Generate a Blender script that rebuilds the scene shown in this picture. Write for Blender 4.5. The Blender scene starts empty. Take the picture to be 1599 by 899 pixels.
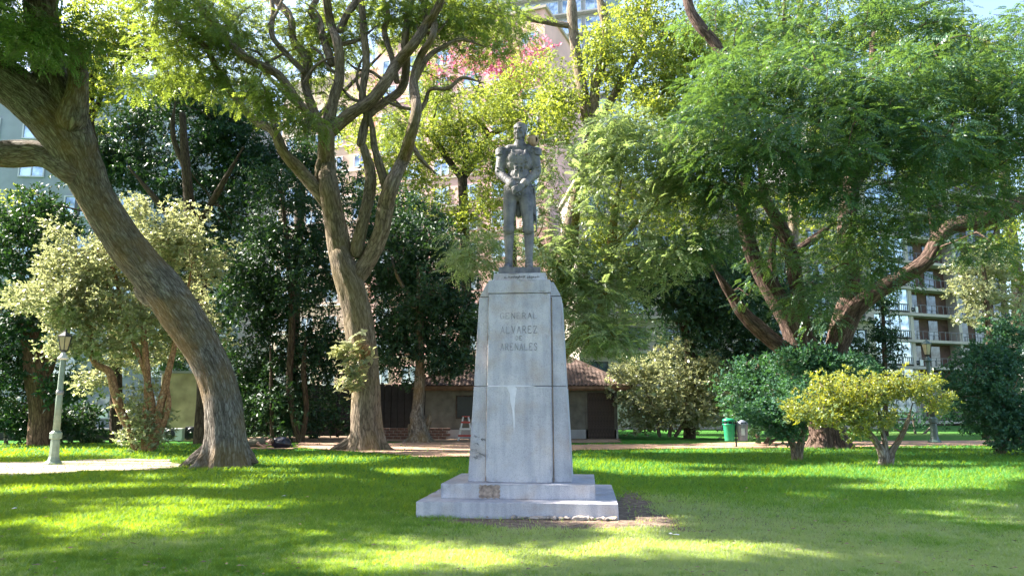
import bpy, bmesh, math, random
import numpy as np
from mathutils import Vector, Matrix, Euler

random.seed(7)
RNG = np.random.default_rng(11)
SC = bpy.context.scene
COL = SC.collection

# ------------------------------------------------------------------ camera, sky, sun, exposure
F = 1180.0                       # focal length in photo pixels (photo 1599 wide)
CP = math.atan(190.0 / F)        # camera looks up by this much
CH = 1.6                         # eye height
cam_data = bpy.data.cameras.new('camera')
cam_data.sensor_width = 36.0
cam_data.lens = F / 1599.0 * 36.0
cam_data.clip_end = 2000.0
cam = bpy.data.objects.new('camera', cam_data)
COL.objects.link(cam)
cam.location = (0, 0, CH)
cam.rotation_euler = (math.pi / 2 + CP, 0, 0)
SC.camera = cam

SUN = Vector((-0.74, 0.17, 0.65)).normalized()      # towards the sun
world = bpy.data.worlds.new('World')
SC.world = world
world.use_nodes = True
nt = world.node_tree
sky = nt.nodes.new('ShaderNodeTexSky')
sky.sky_type = 'NISHITA'
sky.sun_disc = False
sky.sun_elevation = math.asin(SUN.z)
sky.sun_rotation = math.atan2(SUN.x, SUN.y)
sky.dust_density = 2.0
nt.nodes['Background'].inputs[1].default_value = 0.105
nt.links.new(sky.outputs[0], nt.nodes['Background'].inputs[0])
sl = bpy.data.lights.new('sun', 'SUN')
sl.energy = 5.0
sl.angle = math.radians(0.5)
sl.color = (1.0, 0.94, 0.84)
so = bpy.data.objects.new('sun', sl)
COL.objects.link(so)
so.rotation_euler = SUN.to_track_quat('Z', 'Y').to_euler()
SC.view_settings.view_transform = 'Standard'
SC.view_settings.look = 'None'
SC.view_settings.exposure = 2.4
SC.view_settings.gamma = 1.0
SC.cycles.max_bounces = 7
SC.cycles.diffuse_bounces = 4
SC.cycles.transmission_bounces = 5
SC.cycles.glossy_bounces = 2
SC.cycles.use_denoising = True
SC.cycles.sample_clamp_indirect = 6.0

# ------------------------------------------------------------------ measuring helpers
def px(u, v, Y):
    """point at distance Y in front of the eye that lies behind a spot of the photo"""
    a = (u - 799.5) / F; b = (449.5 - v) / F
    dy = math.cos(CP) - b * math.sin(CP); dz = math.sin(CP) + b * math.cos(CP)
    return Vector((a * Y / dy, Y, CH + dz * Y / dy))

def G(u, v):
    a = (u - 799.5) / F; b = (449.5 - v) / F
    dy = math.cos(CP) - b * math.sin(CP); dz = math.sin(CP) + b * math.cos(CP)
    t = -CH / dz
    return Vector((a * t, dy * t, 0))

def to_px(P):
    P = np.asarray(P, float)
    x = P[:, 0]; y = P[:, 1]; z = P[:, 2] - CH
    dep = y * math.cos(CP) + z * math.sin(CP)
    up = -y * math.sin(CP) + z * math.cos(CP)
    dep = np.where(dep < 0.1, 0.1, dep)
    return 799.5 + F * x / dep, 449.5 - F * up / dep

def hash3(i, j, k, s=0):
    n = (i * 374761393 + j * 668265263 + k * 2147483647 + s * 974634777) & 0xffffffff
    n = ((n ^ (n >> 13)) * 1274126177) & 0xffffffff
    return ((n ^ (n >> 16)) & 0xffff) / 65535.0

def vnoise(P, s=0):
    P = np.asarray(P, float)
    I = np.floor(P).astype(np.int64); f = P - I; f = f * f * (3 - 2 * f)
    out = 0
    for a in (0, 1):
        for b in (0, 1):
            for c in (0, 1):
                w = (f[:, 0] if a else 1 - f[:, 0]) * (f[:, 1] if b else 1 - f[:, 1]) * (f[:, 2] if c else 1 - f[:, 2])
                out = out + w * hash3(I[:, 0] + a, I[:, 1] + b, I[:, 2] + c, s)
    return out

def fbm(P, s=0, o=3):
    P = np.asarray(P, float); t = 0; w = .5
    for k in range(o):
        t = t + w * vnoise(P * 2 ** k, s + k); w *= .5
    return t / (1 - .5 ** o)

# ------------------------------------------------------------------ materials
def new_mat(name):
    m = bpy.data.materials.new(name); m.use_nodes = True
    n = m.node_tree.nodes; l = m.node_tree.links
    return m, n, l, n['Principled BSDF']

def ramp(n, stops):
    r = n.new('ShaderNodeValToRGB')
    e = r.color_ramp.elements
    while len(e) < len(stops): e.new(0.5)
    for q, (p, c) in zip(e, stops):
        q.position = p; q.color = (*c, 1)
    return r

def simple(name, col, rough=.6, metal=0, noise=.12, scale=6, bump=0.0, bscale=40, spec=.5):
    m, n, l, b = new_mat(name)
    tc = n.new('ShaderNodeTexCoord'); no = n.new('ShaderNodeTexNoise')
    no.inputs['Scale'].default_value = scale; no.inputs['Detail'].default_value = 6
    l.new(tc.outputs['Object'], no.inputs['Vector'])
    r = ramp(n, [(.3, tuple(c * (1 - noise * 2) for c in col)), (.7, tuple(min(1, c * (1 + noise)) for c in col))])
    l.new(no.outputs['Fac'], r.inputs[0]); l.new(r.outputs[0], b.inputs['Base Color'])
    b.inputs['Roughness'].default_value = rough; b.inputs['Metallic'].default_value = metal
    b.inputs['Specular IOR Level'].default_value = spec
    if bump:
        n2 = n.new('ShaderNodeTexNoise'); n2.inputs['Scale'].default_value = bscale; n2.inputs['Detail'].default_value = 5
        l.new(tc.outputs['Object'], n2.inputs['Vector'])
        bp = n.new('ShaderNodeBump'); bp.inputs['Strength'].default_value = 1; bp.inputs['Distance'].default_value = bump
        l.new(n2.outputs['Fac'], bp.inputs['Height']); l.new(bp.outputs[0], b.inputs['Normal'])
    return m

def leaf_mat(name, dark, mid, light, trans, tw=.4, gloss=.25, rough=.45):
    """leaf colour follows each leaf's own age (attribute tint); thin leaves let light through"""
    m, n, l, b = new_mat(name)
    a0 = n.new('ShaderNodeAttribute'); a0.attribute_name = 'tint'
    a1 = n.new('ShaderNodeAttribute'); a1.attribute_name = 'ctint'; a1.attribute_type = 'INSTANCER'
    at = n.new('ShaderNodeMath'); at.operation = 'ADD'; at.use_clamp = True
    l.new(a0.outputs['Fac'], at.inputs[0]); l.new(a1.outputs['Fac'], at.inputs[1])
    r = ramp(n, [(0, dark), (.5, mid), (1, light)])
    l.new(at.outputs[0], r.inputs[0]); l.new(r.outputs[0], b.inputs['Base Color'])
    b.inputs['Roughness'].default_value = rough
    b.inputs['Specular IOR Level'].default_value = gloss
    t = n.new('ShaderNodeBsdfTranslucent')
    r2 = ramp(n, [(0, tuple(c * .6 for c in trans)), (1, tuple(min(1, c * 1.25) for c in trans))])
    l.new(at.outputs[0], r2.inputs[0]); l.new(r2.outputs[0], t.inputs[0])
    mx = n.new('ShaderNodeMixShader'); mx.inputs[0].default_value = tw
    l.new(b.outputs[0], mx.inputs[1]); l.new(t.outputs[0], mx.inputs[2])
    l.new(mx.outputs[0], n['Material Output'].inputs[0])
    return m

def bark_mat(name, c0, c1, c2, moss=None, strength=.03, wscale=9.0, zscale=1.6, moss_amt=.5):
    m, n, l, b = new_mat(name)
    at = n.new('ShaderNodeAttribute'); at.attribute_name = 'bk'
    mp = n.new('ShaderNodeMapping'); mp.inputs['Scale'].default_value = (wscale, wscale, zscale)
    l.new(at.outputs['Vector'], mp.inputs[0])
    n1 = n.new('ShaderNodeTexNoise'); n1.inputs['Scale'].default_value = 1.0; n1.inputs['Detail'].default_value = 9; n1.inputs['Roughness'].default_value = .7
    n1.inputs['Distortion'].default_value = .6
    l.new(mp.outputs[0], n1.inputs['Vector'])
    vo = n.new('ShaderNodeTexVoronoi'); vo.feature = 'DISTANCE_TO_EDGE'; vo.inputs['Scale'].default_value = 1.4
    mp2 = n.new('ShaderNodeVectorMath'); mp2.operation = 'ADD'
    sc = n.new('ShaderNodeVectorMath'); sc.operation = 'SCALE'; sc.inputs[3].default_value = .9
    l.new(n1.outputs['Color'], sc.inputs[0]); l.new(mp.outputs[0], mp2.inputs[0]); l.new(sc.outputs[0], mp2.inputs[1])
    l.new(mp2.outputs[0], vo.inputs['Vector'])
    r = ramp(n, [(.28, c0), (.5, c1), (.72, c2)])
    l.new(n1.outputs['Fac'], r.inputs[0])
    fr = ramp(n, [(0, (.25, .22, .2)), (.16, (1, 1, 1))])
    l.new(vo.outputs['Distance'], fr.inputs[0])
    mu = n.new('ShaderNodeMixRGB'); mu.blend_type = 'MULTIPLY'; mu.inputs[0].default_value = .75
    l.new(r.outputs[0], mu.inputs[1]); l.new(fr.outputs[0], mu.inputs[2])
    out = mu.outputs[0]
    if moss:
        tc = n.new('ShaderNodeTexCoord'); nm = n.new('ShaderNodeTexNoise'); nm.inputs['Scale'].default_value = .9; nm.inputs['Detail'].default_value = 6
        l.new(tc.outputs['Object'], nm.inputs['Vector'])
        rm = ramp(n, [(.45, (0, 0, 0)), (.62, (moss_amt,) * 3)]); l.new(nm.outputs['Fac'], rm.inputs[0])
        mm = n.new('ShaderNodeMixRGB'); l.new(rm.outputs[0], mm.inputs[0]); l.new(out, mm.inputs[1]); mm.inputs[2].default_value = (*moss, 1)
        out = mm.outputs[0]
    l.new(out, b.inputs['Base Color'])
    b.inputs['Roughness'].default_value = .9; b.inputs['Specular IOR Level'].default_value = .2
    ad = n.new('ShaderNodeMath'); ad.operation = 'MULTIPLY_ADD'; ad.inputs[1].default_value = .8
    cl = n.new('ShaderNodeMath'); cl.operation = 'MINIMUM'; cl.inputs[1].default_value = .35
    l.new(vo.outputs['Distance'], cl.inputs[0])
    l.new(n1.outputs['Fac'], ad.inputs[0]); l.new(cl.outputs[0], ad.inputs[2])
    bp = n.new('ShaderNodeBump'); bp.inputs['Distance'].default_value = strength * 2.5; bp.inputs['Strength'].default_value = 1
    l.new(ad.outputs[0], bp.inputs['Height']); l.new(bp.outputs[0], b.inputs['Normal'])
    return m

M = {}
M['leaf_tipa'] = leaf_mat('leaf_tipa', (.04, .09, .04), (.075, .14, .05), (.13, .19, .06), (.28, .36, .04), .40, .6)
M['leaf_teal'] = leaf_mat('leaf_teal', (.03, .085, .055), (.055, .135, .07), (.13, .20, .07), (.20, .34, .05), .38, .6)
M['leaf_lime'] = leaf_mat('leaf_lime', (.045, .10, .025), (.09, .16, .035), (.20, .25, .05), (.42, .48, .05), .45, .4)
M['leaf_feather'] = leaf_mat('leaf_feather', (.07, .12, .06), (.14, .21, .10), (.27, .33, .18), (.34, .44, .12), .42, .7, .4)
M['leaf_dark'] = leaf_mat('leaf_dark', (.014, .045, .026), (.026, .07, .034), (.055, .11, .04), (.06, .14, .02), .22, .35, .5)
M['leaf_gloss'] = leaf_mat('leaf_gloss', (.07, .10, .05), (.20, .23, .12), (.42, .43, .26), (.50, .52, .22), .4, .9, .35)
M['leaf_blue'] = leaf_mat('leaf_blue', (.03, .09, .065), (.045, .12, .075), (.08, .16, .08), (.1, .26, .05), .3, .3, .5)
M['leaf_yellow'] = leaf_mat('leaf_yellow', (.07, .13, .05), (.15, .22, .09), (.42, .40, .05), (.5, .5, .03), .42, .6, .4)
M['blossom'] = leaf_mat('blossom', (.5, .1, .22), (.65, .2, .32), (.75, .35, .45), (.7, .25, .35), .4, .3)
M['grass'] = leaf_mat('grass', (.022, .15, .040), (.05, .22, .045), (.36, .36, .27), (.52, .70, .005), .42, .3, .6)
M['bark_grey'] = bark_mat('bark_grey', (.05, .042, .034), (.24, .205, .17), (.50, .46, .41), (.28, .17, .05),   .045, 13, 2.4, .45)
M['bark_brown'] = bark_mat('bark_brown', (.055, .042, .032), (.22, .17, .125), (.42, .34, .26), (.20, .15, .05), .025, 10, 1.6, .3)
M['bark_red'] = bark_mat('bark_red', (.05, .03, .022), (.17, .095, .06), (.32, .19, .12), None, .025, 8, 1.4)
M['bark_great'] = bark_mat('bark_great', (.035, .024, .02), (.12, .078, .062), (.27, .19, .15), None, .03, 8, 1.5)
M['bark_moss'] = bark_mat('bark_moss', (.08, .05, .015), (.24, .17, .04), (.36, .27, .08), (.16, .2, .03), .02, 9, 2, .5)
M['bark_tan'] = bark_mat('bark_tan', (.18, .09, .045), (.36, .19, .10), (.5, .32, .2), None, .01, 9, 4)
M['bark_dark'] = bark_mat('bark_dark', (.03, .022, .015), (.09, .065, .045), (.16, .12, .08), None, .02, 8, 1.6)

def stone_mat():
    m, n, l, b = new_mat('granite')
    tc = n.new('ShaderNodeTexCoord'); ob = tc.outputs['Object']
    big = n.new('ShaderNodeTexNoise'); big.inputs['Scale'].default_value = 1.7; big.inputs['Detail'].default_value = 7; big.inputs['Roughness'].default_value = .6
    l.new(ob, big.inputs['Vector'])
    r = ramp(n, [(.25, (.34, .335, .37)), (.5, (.48, .465, .50)), (.75, (.60, .56, .56))])
    l.new(big.outputs['Fac'], r.inputs[0])
    # vertical rain streaks
    mp = n.new('ShaderNodeMapping'); mp.inputs['Scale'].default_value = (7, 7, .5); l.new(ob, mp.inputs[0])
    st = n.new('ShaderNodeTexNoise'); st.inputs['Scale'].default_value = 1.3; st.inputs['Detail'].default_value = 5; l.new(mp.outputs[0], st.inputs['Vector'])
    rs = ramp(n, [(.38, (.66, .68, .74)), (.56, (1, 1, 1))]); l.new(st.outputs['Fac'], rs.inputs[0])
    m1 = n.new('ShaderNodeMixRGB'); m1.blend_type = 'MULTIPLY'; m1.inputs[0].default_value = .55
    l.new(r.outputs[0], m1.inputs[1]); l.new(rs.outputs[0], m1.inputs[2])
    # brown dirt blotches
    bl = n.new('ShaderNodeTexNoise'); bl.inputs['Scale'].default_value = 2.6; bl.inputs['Detail'].default_value = 8; bl.noise_dimensions = '4D'; bl.inputs['W'].default_value = 3
    l.new(ob, bl.inputs['Vector'])
    rb = ramp(n, [(.50, (0, 0, 0)), (.70, (.7, .7, .7))]); l.new(bl.outputs['Fac'], rb.inputs[0])
    m2 = n.new('ShaderNodeMixRGB'); l.new(rb.outputs[0], m2.inputs[0]); l.new(m1.outputs[0], m2.inputs[1]); m2.inputs[2].default_value = (.40, .32, .28, 1)
    # grains
    gr = n.new('ShaderNodeTexNoise'); gr.inputs['Scale'].default_value = 70; gr.inputs['Detail'].default_value = 3; l.new(ob, gr.inputs['Vector'])
    rg = ramp(n, [(.35, (.72, .72, .74)), (.5, (1, 1, 1)), (.68, (1.0, 1.0, 1.0))]); l.new(gr.outputs['Fac'], rg.inputs[0])
    m3 = n.new('ShaderNodeMixRGB'); m3.blend_type = 'MULTIPLY'; m3.inputs[0].default_value = .8
    l.new(m2.outputs[0], m3.inputs[1]); l.new(rg.outputs[0], m3.inputs[2])
    l.new(m3.outputs[0], b.inputs['Base Color']); b.inputs['Roughness'].default_value = .75
    n2 = n.new('ShaderNodeTexNoise'); n2.inputs['Scale'].default_value = 22; n2.inputs['Detail'].default_value = 8; l.new(ob, n2.inputs['Vector'])
    bp = n.new('ShaderNodeBump'); bp.inputs['Distance'].default_value = .012; bp.inputs['Strength'].default_value = .8
    l.new(n2.outputs['Fac'], bp.inputs['Height']); l.new(bp.outputs[0], b.inputs['Normal'])
    return m
M['granite'] = stone_mat()

def statue_mat():
    m, n, l, b = new_mat('weathered_statue_stone')
    tc = n.new('ShaderNodeTexCoord'); ob = tc.outputs['Object']
    big = n.new('ShaderNodeTexNoise'); big.inputs['Scale'].default_value = 3.2; big.inputs['Detail'].default_value = 8; big.inputs['Roughness'].default_value = .65
    l.new(ob, big.inputs['Vector'])
    r = ramp(n, [(.32, (.05, .048, .055)), (.46, (.125, .12, .135)), (.6, (.21, .195, .19)), (.74, (.30, .23, .17))])
    l.new(big.outputs['Fac'], r.inputs[0])
    mp = n.new('ShaderNodeMapping'); mp.inputs['Scale'].default_value = (9, 9, 1.2); l.new(ob, mp.inputs[0])
    st = n.new('ShaderNodeTexNoise'); st.inputs['Scale'].default_value = 1.5; st.inputs['Detail'].default_value = 4; l.new(mp.outputs[0], st.inputs['Vector'])
    rs = ramp(n, [(.35, (.62, .62, .66)), (.6, (1, 1, 1))]); l.new(st.outputs['Fac'], rs.inputs[0])
    m1 = n.new('ShaderNodeMixRGB'); m1.blend_type = 'MULTIPLY'; m1.inputs[0].default_value = .7
    l.new(r.outputs[0], m1.inputs[1]); l.new(rs.outputs[0], m1.inputs[2])
    l.new(m1.outputs[0], b.inputs['Base Color']); b.inputs['Roughness'].default_value = .6
    n2 = n.new('ShaderNodeTexNoise'); n2.inputs['Scale'].default_value = 28; n2.inputs['Detail'].default_value = 6; l.new(ob, n2.inputs['Vector'])
    bp = n.new('ShaderNodeBump'); bp.inputs['Distance'].default_value = .012; l.new(n2.outputs['Fac'], bp.inputs['Height']); l.new(bp.outputs[0], b.inputs['Normal'])
    return m
M['statue'] = statue_mat()

def ground_mat():
    m, n, l, b = new_mat('lawn_soil')
    at = n.new('ShaderNodeAttribute'); at.attribute_name = 'dry'
    tc = n.new('ShaderNodeTexCoord'); ob = tc.outputs['Object']
    no = n.new('ShaderNodeTexNoise'); no.inputs['Scale'].default_value = 1.1; no.inputs['Detail'].default_value = 9; no.inputs['Roughness'].default_value = .65
    l.new(ob, no.inputs['Vector'])
    g = ramp(n, [(.3, (.035, .16, .03)), (.55, (.06, .22, .03)), (.75, (.10, .25, .04))]); l.new(no.outputs['Fac'], g.inputs[0])
    n2 = n.new('ShaderNodeTexNoise'); n2.inputs['Scale'].default_value = 9; n2.inputs['Detail'].default_value = 6; l.new(ob, n2.inputs['Vector'])
    d = ramp(n, [(.3, (.16, .16, .06)), (.55, (.27, .24, .11)), (.75, (.36, .29, .17))]); l.new(n2.outputs['Fac'], d.inputs[0])
    mx = n.new('ShaderNodeMixRGB'); l.new(at.outputs['Fac'], mx.inputs[0]); l.new(g.outputs[0], mx.inputs[1]); l.new(d.outputs[0], mx.inputs[2])
    ab = n.new('ShaderNodeAttribute'); ab.attribute_name = 'bare'
    so_ = ramp(n, [(.3, (.20, .14, .10)), (.55, (.33, .24, .18)), (.75, (.44, .34, .26))]); l.new(n2.outputs['Fac'], so_.inputs[0])
    mb = n.new('ShaderNodeMixRGB'); l.new(ab.outputs['Fac'], mb.inputs[0]); l.new(mx.outputs[0], mb.inputs[1]); l.new(so_.outputs[0], mb.inputs[2])
    mx = mb
    n3 = n.new('ShaderNodeTexNoise'); n3.inputs['Scale'].default_value = 60; n3.inputs['Detail'].default_value = 4; l.new(ob, n3.inputs['Vector'])
    r3 = ramp(n, [(.3, (.55, .55, .55)), (.6, (1, 1, 1))]); l.new(n3.outputs['Fac'], r3.inputs[0])
    m2 = n.new('ShaderNodeMixRGB'); m2.blend_type = 'MULTIPLY'; m2.inputs[0].default_value = .7
    l.new(mx.outputs[0], m2.inputs[1]); l.new(r3.outputs[0], m2.inputs[2])
    l.new(m2.outputs[0], b.inputs['Base Color']); b.inputs['Roughness'].default_value = 1; b.inputs['Specular IOR Level'].default_value = .1
    bp = n.new('ShaderNodeBump'); bp.inputs['Distance'].default_value = .05; l.new(n3.outputs['Fac'], bp.inputs['Height']); l.new(bp.outputs[0], b.inputs['Normal'])
    return m
M['lawn'] = ground_mat()
M['dirt'] = simple('reddish_dirt', (.42, .27, .19), .95, 0, .2, 3, .02, 30, .1)
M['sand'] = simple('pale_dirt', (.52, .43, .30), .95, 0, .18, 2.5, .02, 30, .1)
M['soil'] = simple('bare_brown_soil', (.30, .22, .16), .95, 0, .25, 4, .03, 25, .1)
M['mortar'] = simple('broken_mortar', (.40, .34, .30), .9, 0, .25, 12, .02, 50)
M['white_lime'] = simple('white_lime_run', (.66, .64, .68), .7, 0, .06, 12)
M['patch'] = simple('brown_patch_repair', (.36, .27, .22), .9, 0, .28, 18, .015, 60)
M['cut_shade_scribble'] = simple('cut_shade_and_scribble', (.27, .26, .27), .8, 0, .25, 14)
M['scribble'] = simple('faded_scribble', (.13, .12, .12), .8, 0, .25, 14)
M['hut_wall'] = simple('grey_render', (.17, .155, .13), .9, 0, .16, 2.5, .01, 30)
M['wood_dark'] = simple('dark_stained_wood', (.055, .033, .026), .7, 0, .3, 8)
M['tile'] = simple('clay_tile', (.115, .068, .05), .8, 0, .3, 3, .02, 20)
M['tile_dark'] = simple('fascia_wood', (.20, .11, .07), .8, 0, .2, 4)
M['black'] = simple('dark_opening', (.012, .016, .015), .4, 0, .2, 4)
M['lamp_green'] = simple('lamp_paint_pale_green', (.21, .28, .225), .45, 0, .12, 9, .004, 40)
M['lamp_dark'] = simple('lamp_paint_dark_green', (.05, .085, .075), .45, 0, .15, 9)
M['bin_green'] = simple('green_plastic', (.015, .26, .13), .35, 0, .1, 6)
M['bin_grey'] = simple('grey_plastic', (.17, .19, .25), .35, 0, .1, 6)
M['metal_grey'] = simple('galvanised_metal', (.3, .3, .31), .4, .6, .1, 9)
M['metal_dark'] = simple('dark_iron', (.035, .035, .038), .5, .3, .1, 9)
M['white_paint'] = simple('white_paint', (.7, .68, .66), .5, 0, .08, 9)
M['red_paint'] = simple('red_paint', (.5, .06, .04), .5, 0, .15, 9)
M['stucco'] = simple('cream_stucco', (.50, .41, .25), .9, 0, .2, 1.3, .01, 30)
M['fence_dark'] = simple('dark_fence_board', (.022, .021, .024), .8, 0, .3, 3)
M['brickbase'] = simple('low_brick_wall', (.20, .10, .075), .9, 0, .3, 9, .02, 20)
M['nest'] = simple('baked_mud', (.42, .27, .19), .95, 0, .2, 14, .012, 40)
M['bag'] = simple('black_plastic_bag', (.012, .014, .028), .28, 0, .2, 8, .02, 9)
M['mat'] = simple('tan_sleeping_mat', (.45, .27, .18), .9, 0, .12, 9)
M['skin'] = simple('skin', (.50, .27, .19), .55, 0, .08, 9)
M['hair'] = simple('brown_hair', (.12, .07, .04), .7, 0, .25, 30)
M['cloth_olive'] = simple('olive_cloth', (.12, .11, .075), .9, 0, .15, 12, .01, 30)
M['cloth_tan'] = simple('tan_cloth', (.30, .21, .13), .9, 0, .15, 12, .01, 30)
M['conc_blue'] = simple('pale_grey_render', (.30, .31, .35), .85, 0, .1, .6, .01, 12)
M['conc_beige'] = simple('beige_concrete', (.44, .38, .33), .85, 0, .12, .5, .01, 12)
M['conc_grey'] = simple('grey_concrete', (.38, .37, .38), .85, 0, .14, .7, .01, 12)
M['pink_wall'] = simple('pink_render', (.70, .42, .38), .85, 0, .12, .35, .01, 12)
M['orange_wall'] = simple('cream_brick', (.56, .42, .34), .85, 0, .15, .5)
M['brick_red'] = simple('dark_red_brick', (.10, .05, .04), .85, 0, .2, 2)
M['frame_white'] = simple('pale_aluminium', (.50, .50, .50), .4, .2, .06, 5)
M['frame_dark'] = simple('dark_aluminium', (.07, .07, .075), .4, .3, .06, 5)

def glass_mat(name, c0, c1, rough=.08):
    m, n, l, b = new_mat(name)
    tc = n.new('ShaderNodeTexCoord'); no = n.new('ShaderNodeTexNoise'); no.inputs['Scale'].default_value = .9; no.inputs['Detail'].default_value = 3
    l.new(tc.outputs['Object'], no.inputs['Vector'])
    r = ramp(n, [(.4, c0), (.6, c1)]); l.new(no.outputs['Fac'], r.inputs[0]); l.new(r.outputs[0], b.inputs['Base Color'])
    b.inputs['Roughness'].default_value = rough; b.inputs['Specular IOR Level'].default_value = 1.0; b.inputs['Metallic'].default_value = .55
    return m
M['glass'] = glass_mat('window_glass', (.10, .13, .17), (.35, .42, .5))
M['glass_blue'] = glass_mat('blue_glass', (.16, .22, .30), (.62, .70, .80))
M['black_glass'] = glass_mat('dark_balcony_glass', (.03, .035, .045), (.09, .11, .14))
M['lantern_glass'] = simple('milky_lantern_glass', (.72, .66, .46), .25, 0, .05, 6)

# ------------------------------------------------------------------ object helpers
def tag(o, label=None, cat=None, group=None, kind=None):
    if label: o['label'] = label
    if cat: o['category'] = cat
    if group: o['group'] = group
    if kind: o['kind'] = kind
    return o

def empty(name, loc, label=None, cat=None, group=None, kind=None, rz=0):
    o = bpy.data.objects.new(name, None); COL.objects.link(o)
    o.location = loc; o.rotation_euler = (0, 0, rz); o.empty_display_size = .2
    return tag(o, label, cat, group, kind)

def link_mesh(name, me, mat=None, parent=None, loc=(0, 0, 0)):
    o = bpy.data.objects.new(name, me); COL.objects.link(o)
    o.location = loc
    if mat is not None: me.materials.append(mat)
    if parent: o.parent = parent
    return o

def np_mesh(name, V, Fc, mat, parent=None, smooth=False, fattr=None, vvec=None, loc=(0, 0, 0)):
    """V (n,3) float, Fc (m,k) int"""
    V = np.ascontiguousarray(V, np.float32); Fc = np.ascontiguousarray(Fc, np.int32)
    me = bpy.data.meshes.new(name)
    me.vertices.add(len(V)); me.vertices.foreach_set('co', V.ravel())
    m, k = Fc.shape
    me.loops.add(m * k); me.loops.foreach_set('vertex_index', Fc.ravel())
    me.polygons.add(m); me.polygons.foreach_set('loop_start', np.arange(m, dtype=np.int32) * k)
    try: me.polygons.foreach_set('loop_total', np.full(m, k, np.int32))
    except Exception: pass
    if smooth: me.polygons.foreach_set('use_smooth', np.ones(m, bool))
    if fattr:
        for nm, val in fattr.items():
            a = me.attributes.new(nm, 'FLOAT', 'FACE'); a.data.foreach_set('value', np.ascontiguousarray(val, np.float32))
    if vvec is not None:
        a = me.attributes.new('bk', 'FLOAT_VECTOR', 'POINT'); a.data.foreach_set('vector', np.ascontiguousarray(vvec, np.float32).ravel())
    me.update(calc_edges=True)
    return link_mesh(name, me, mat, parent, loc)

def from_bm(name, bm, mat, parent=None, smooth=False, loc=(0, 0, 0)):
    bmesh.ops.recalc_face_normals(bm, faces=bm.faces[:])
    me = bpy.data.meshes.new(name); bm.to_mesh(me); bm.free()
    if smooth:
        for p in me.polygons: p.use_smooth = True
    return link_mesh(name, me, mat, parent, loc)

def bm_box(bm, c, s, mat=None, taper=(1, 1), bev=0):
    """box centred c, size s; top scaled by taper"""
    vs = []
    for z in (-.5, .5):
        t = taper if z > 0 else (1, 1)
        for x, y in ((-.5, -.5), (.5, -.5), (.5, .5), (-.5, .5)):
            p = Vector((x * s[0] * t[0], y * s[1] * t[1], z * s[2]))
            if mat is not None: p = mat @ p
            vs.append(bm.verts.new(p + Vector(c)))
    fs = [bm.faces.new([vs[i] for i in f]) for f in ((3, 2, 1, 0), (4, 5, 6, 7), (0, 1, 5, 4), (1, 2, 6, 5), (2, 3, 7, 6), (3, 0, 4, 7))]
    if bev:
        es = list({e for f in fs for e in f.edges})
        bmesh.ops.bevel(bm, geom=es, offset=bev, segments=1, affect='EDGES', profile=.5)

def box(name, c, s, mat, parent=None, taper=(1, 1), bev=0, rot=None):
    bm = bmesh.new(); bm_box(bm, c, s, rot, taper, bev)
    return from_bm(name, bm, mat, parent)

def lathe(name, prof, mat, parent=None, seg=20, c=(0, 0, 0), smooth=True, lean=None):
    V = []; Fc = []
    for r, z in prof:
        for k in range(seg):
            a = 2 * math.pi * k / seg
            V.append((c[0] + r * math.cos(a), c[1] + r * math.sin(a), c[2] + z))
    n = len(prof)
    for i in range(n - 1):
        for k in range(seg):
            Fc.append((i * seg + k, i * seg + (k + 1) % seg, (i + 1) * seg + (k + 1) % seg, (i + 1) * seg + k))
    me = bpy.data.meshes.new(name)
    me.from_pydata(V, [], Fc + [tuple(range(seg))[::-1], tuple(range((n - 1) * seg, n * seg))])
    if smooth:
        for p in me.polygons: p.use_smooth = len(p.vertices) == 4
    return link_mesh(name, me, mat, parent)

def bar(bm, a, b, w, h=None):
    a = Vector(a); b = Vector(b); d = b - a
    q = d.to_track_quat('Z', 'Y').to_matrix()
    bm_box(bm, (a + b) / 2, (w, h or w, d.length), q)

def copy_tree(o, parent=None, keep_label=False):
    c = o.copy(); COL.objects.link(c); c.parent = parent
    for ch in list(o.children): copy_tree(ch, c)
    return c

# ------------------------------------------------------------------ trees
def catmull(P, R, step):
    P = [Vector(p) for p in P]
    n = len(P)
    if n == 2: P = [P[0], (P[0] + P[1]) / 2, P[1]]; R = [R[0], (R[0] + R[1]) / 2, R[1]]; n = 3
    E = [P[0] * 2 - P[1]] + P + [P[-1] * 2 - P[-2]]
    RR = [R[0]] + list(R) + [R[-1]]
    out = []; ro = []
    for i in range(1, n):
        p0, p1, p2, p3 = E[i - 1], E[i], E[i + 1], E[i + 2]
        L = (p2 - p1).length
        m = max(1, int(math.ceil(L / step)))
        for k in range(m):
            t = k / m
            q = .5 * ((2 * p1) + (p2 - p0) * t + (2 * p0 - 5 * p1 + 4 * p2 - p3) * t * t + (3 * p1 - p0 - 3 * p2 + p3) * t ** 3)
            out.append(q); ro.append(RR[i] + (RR[i + 1] - RR[i]) * (t * t * (3 - 2 * t)))
    out.append(P[-1]); ro.append(R[-1])
    return out, ro

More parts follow.
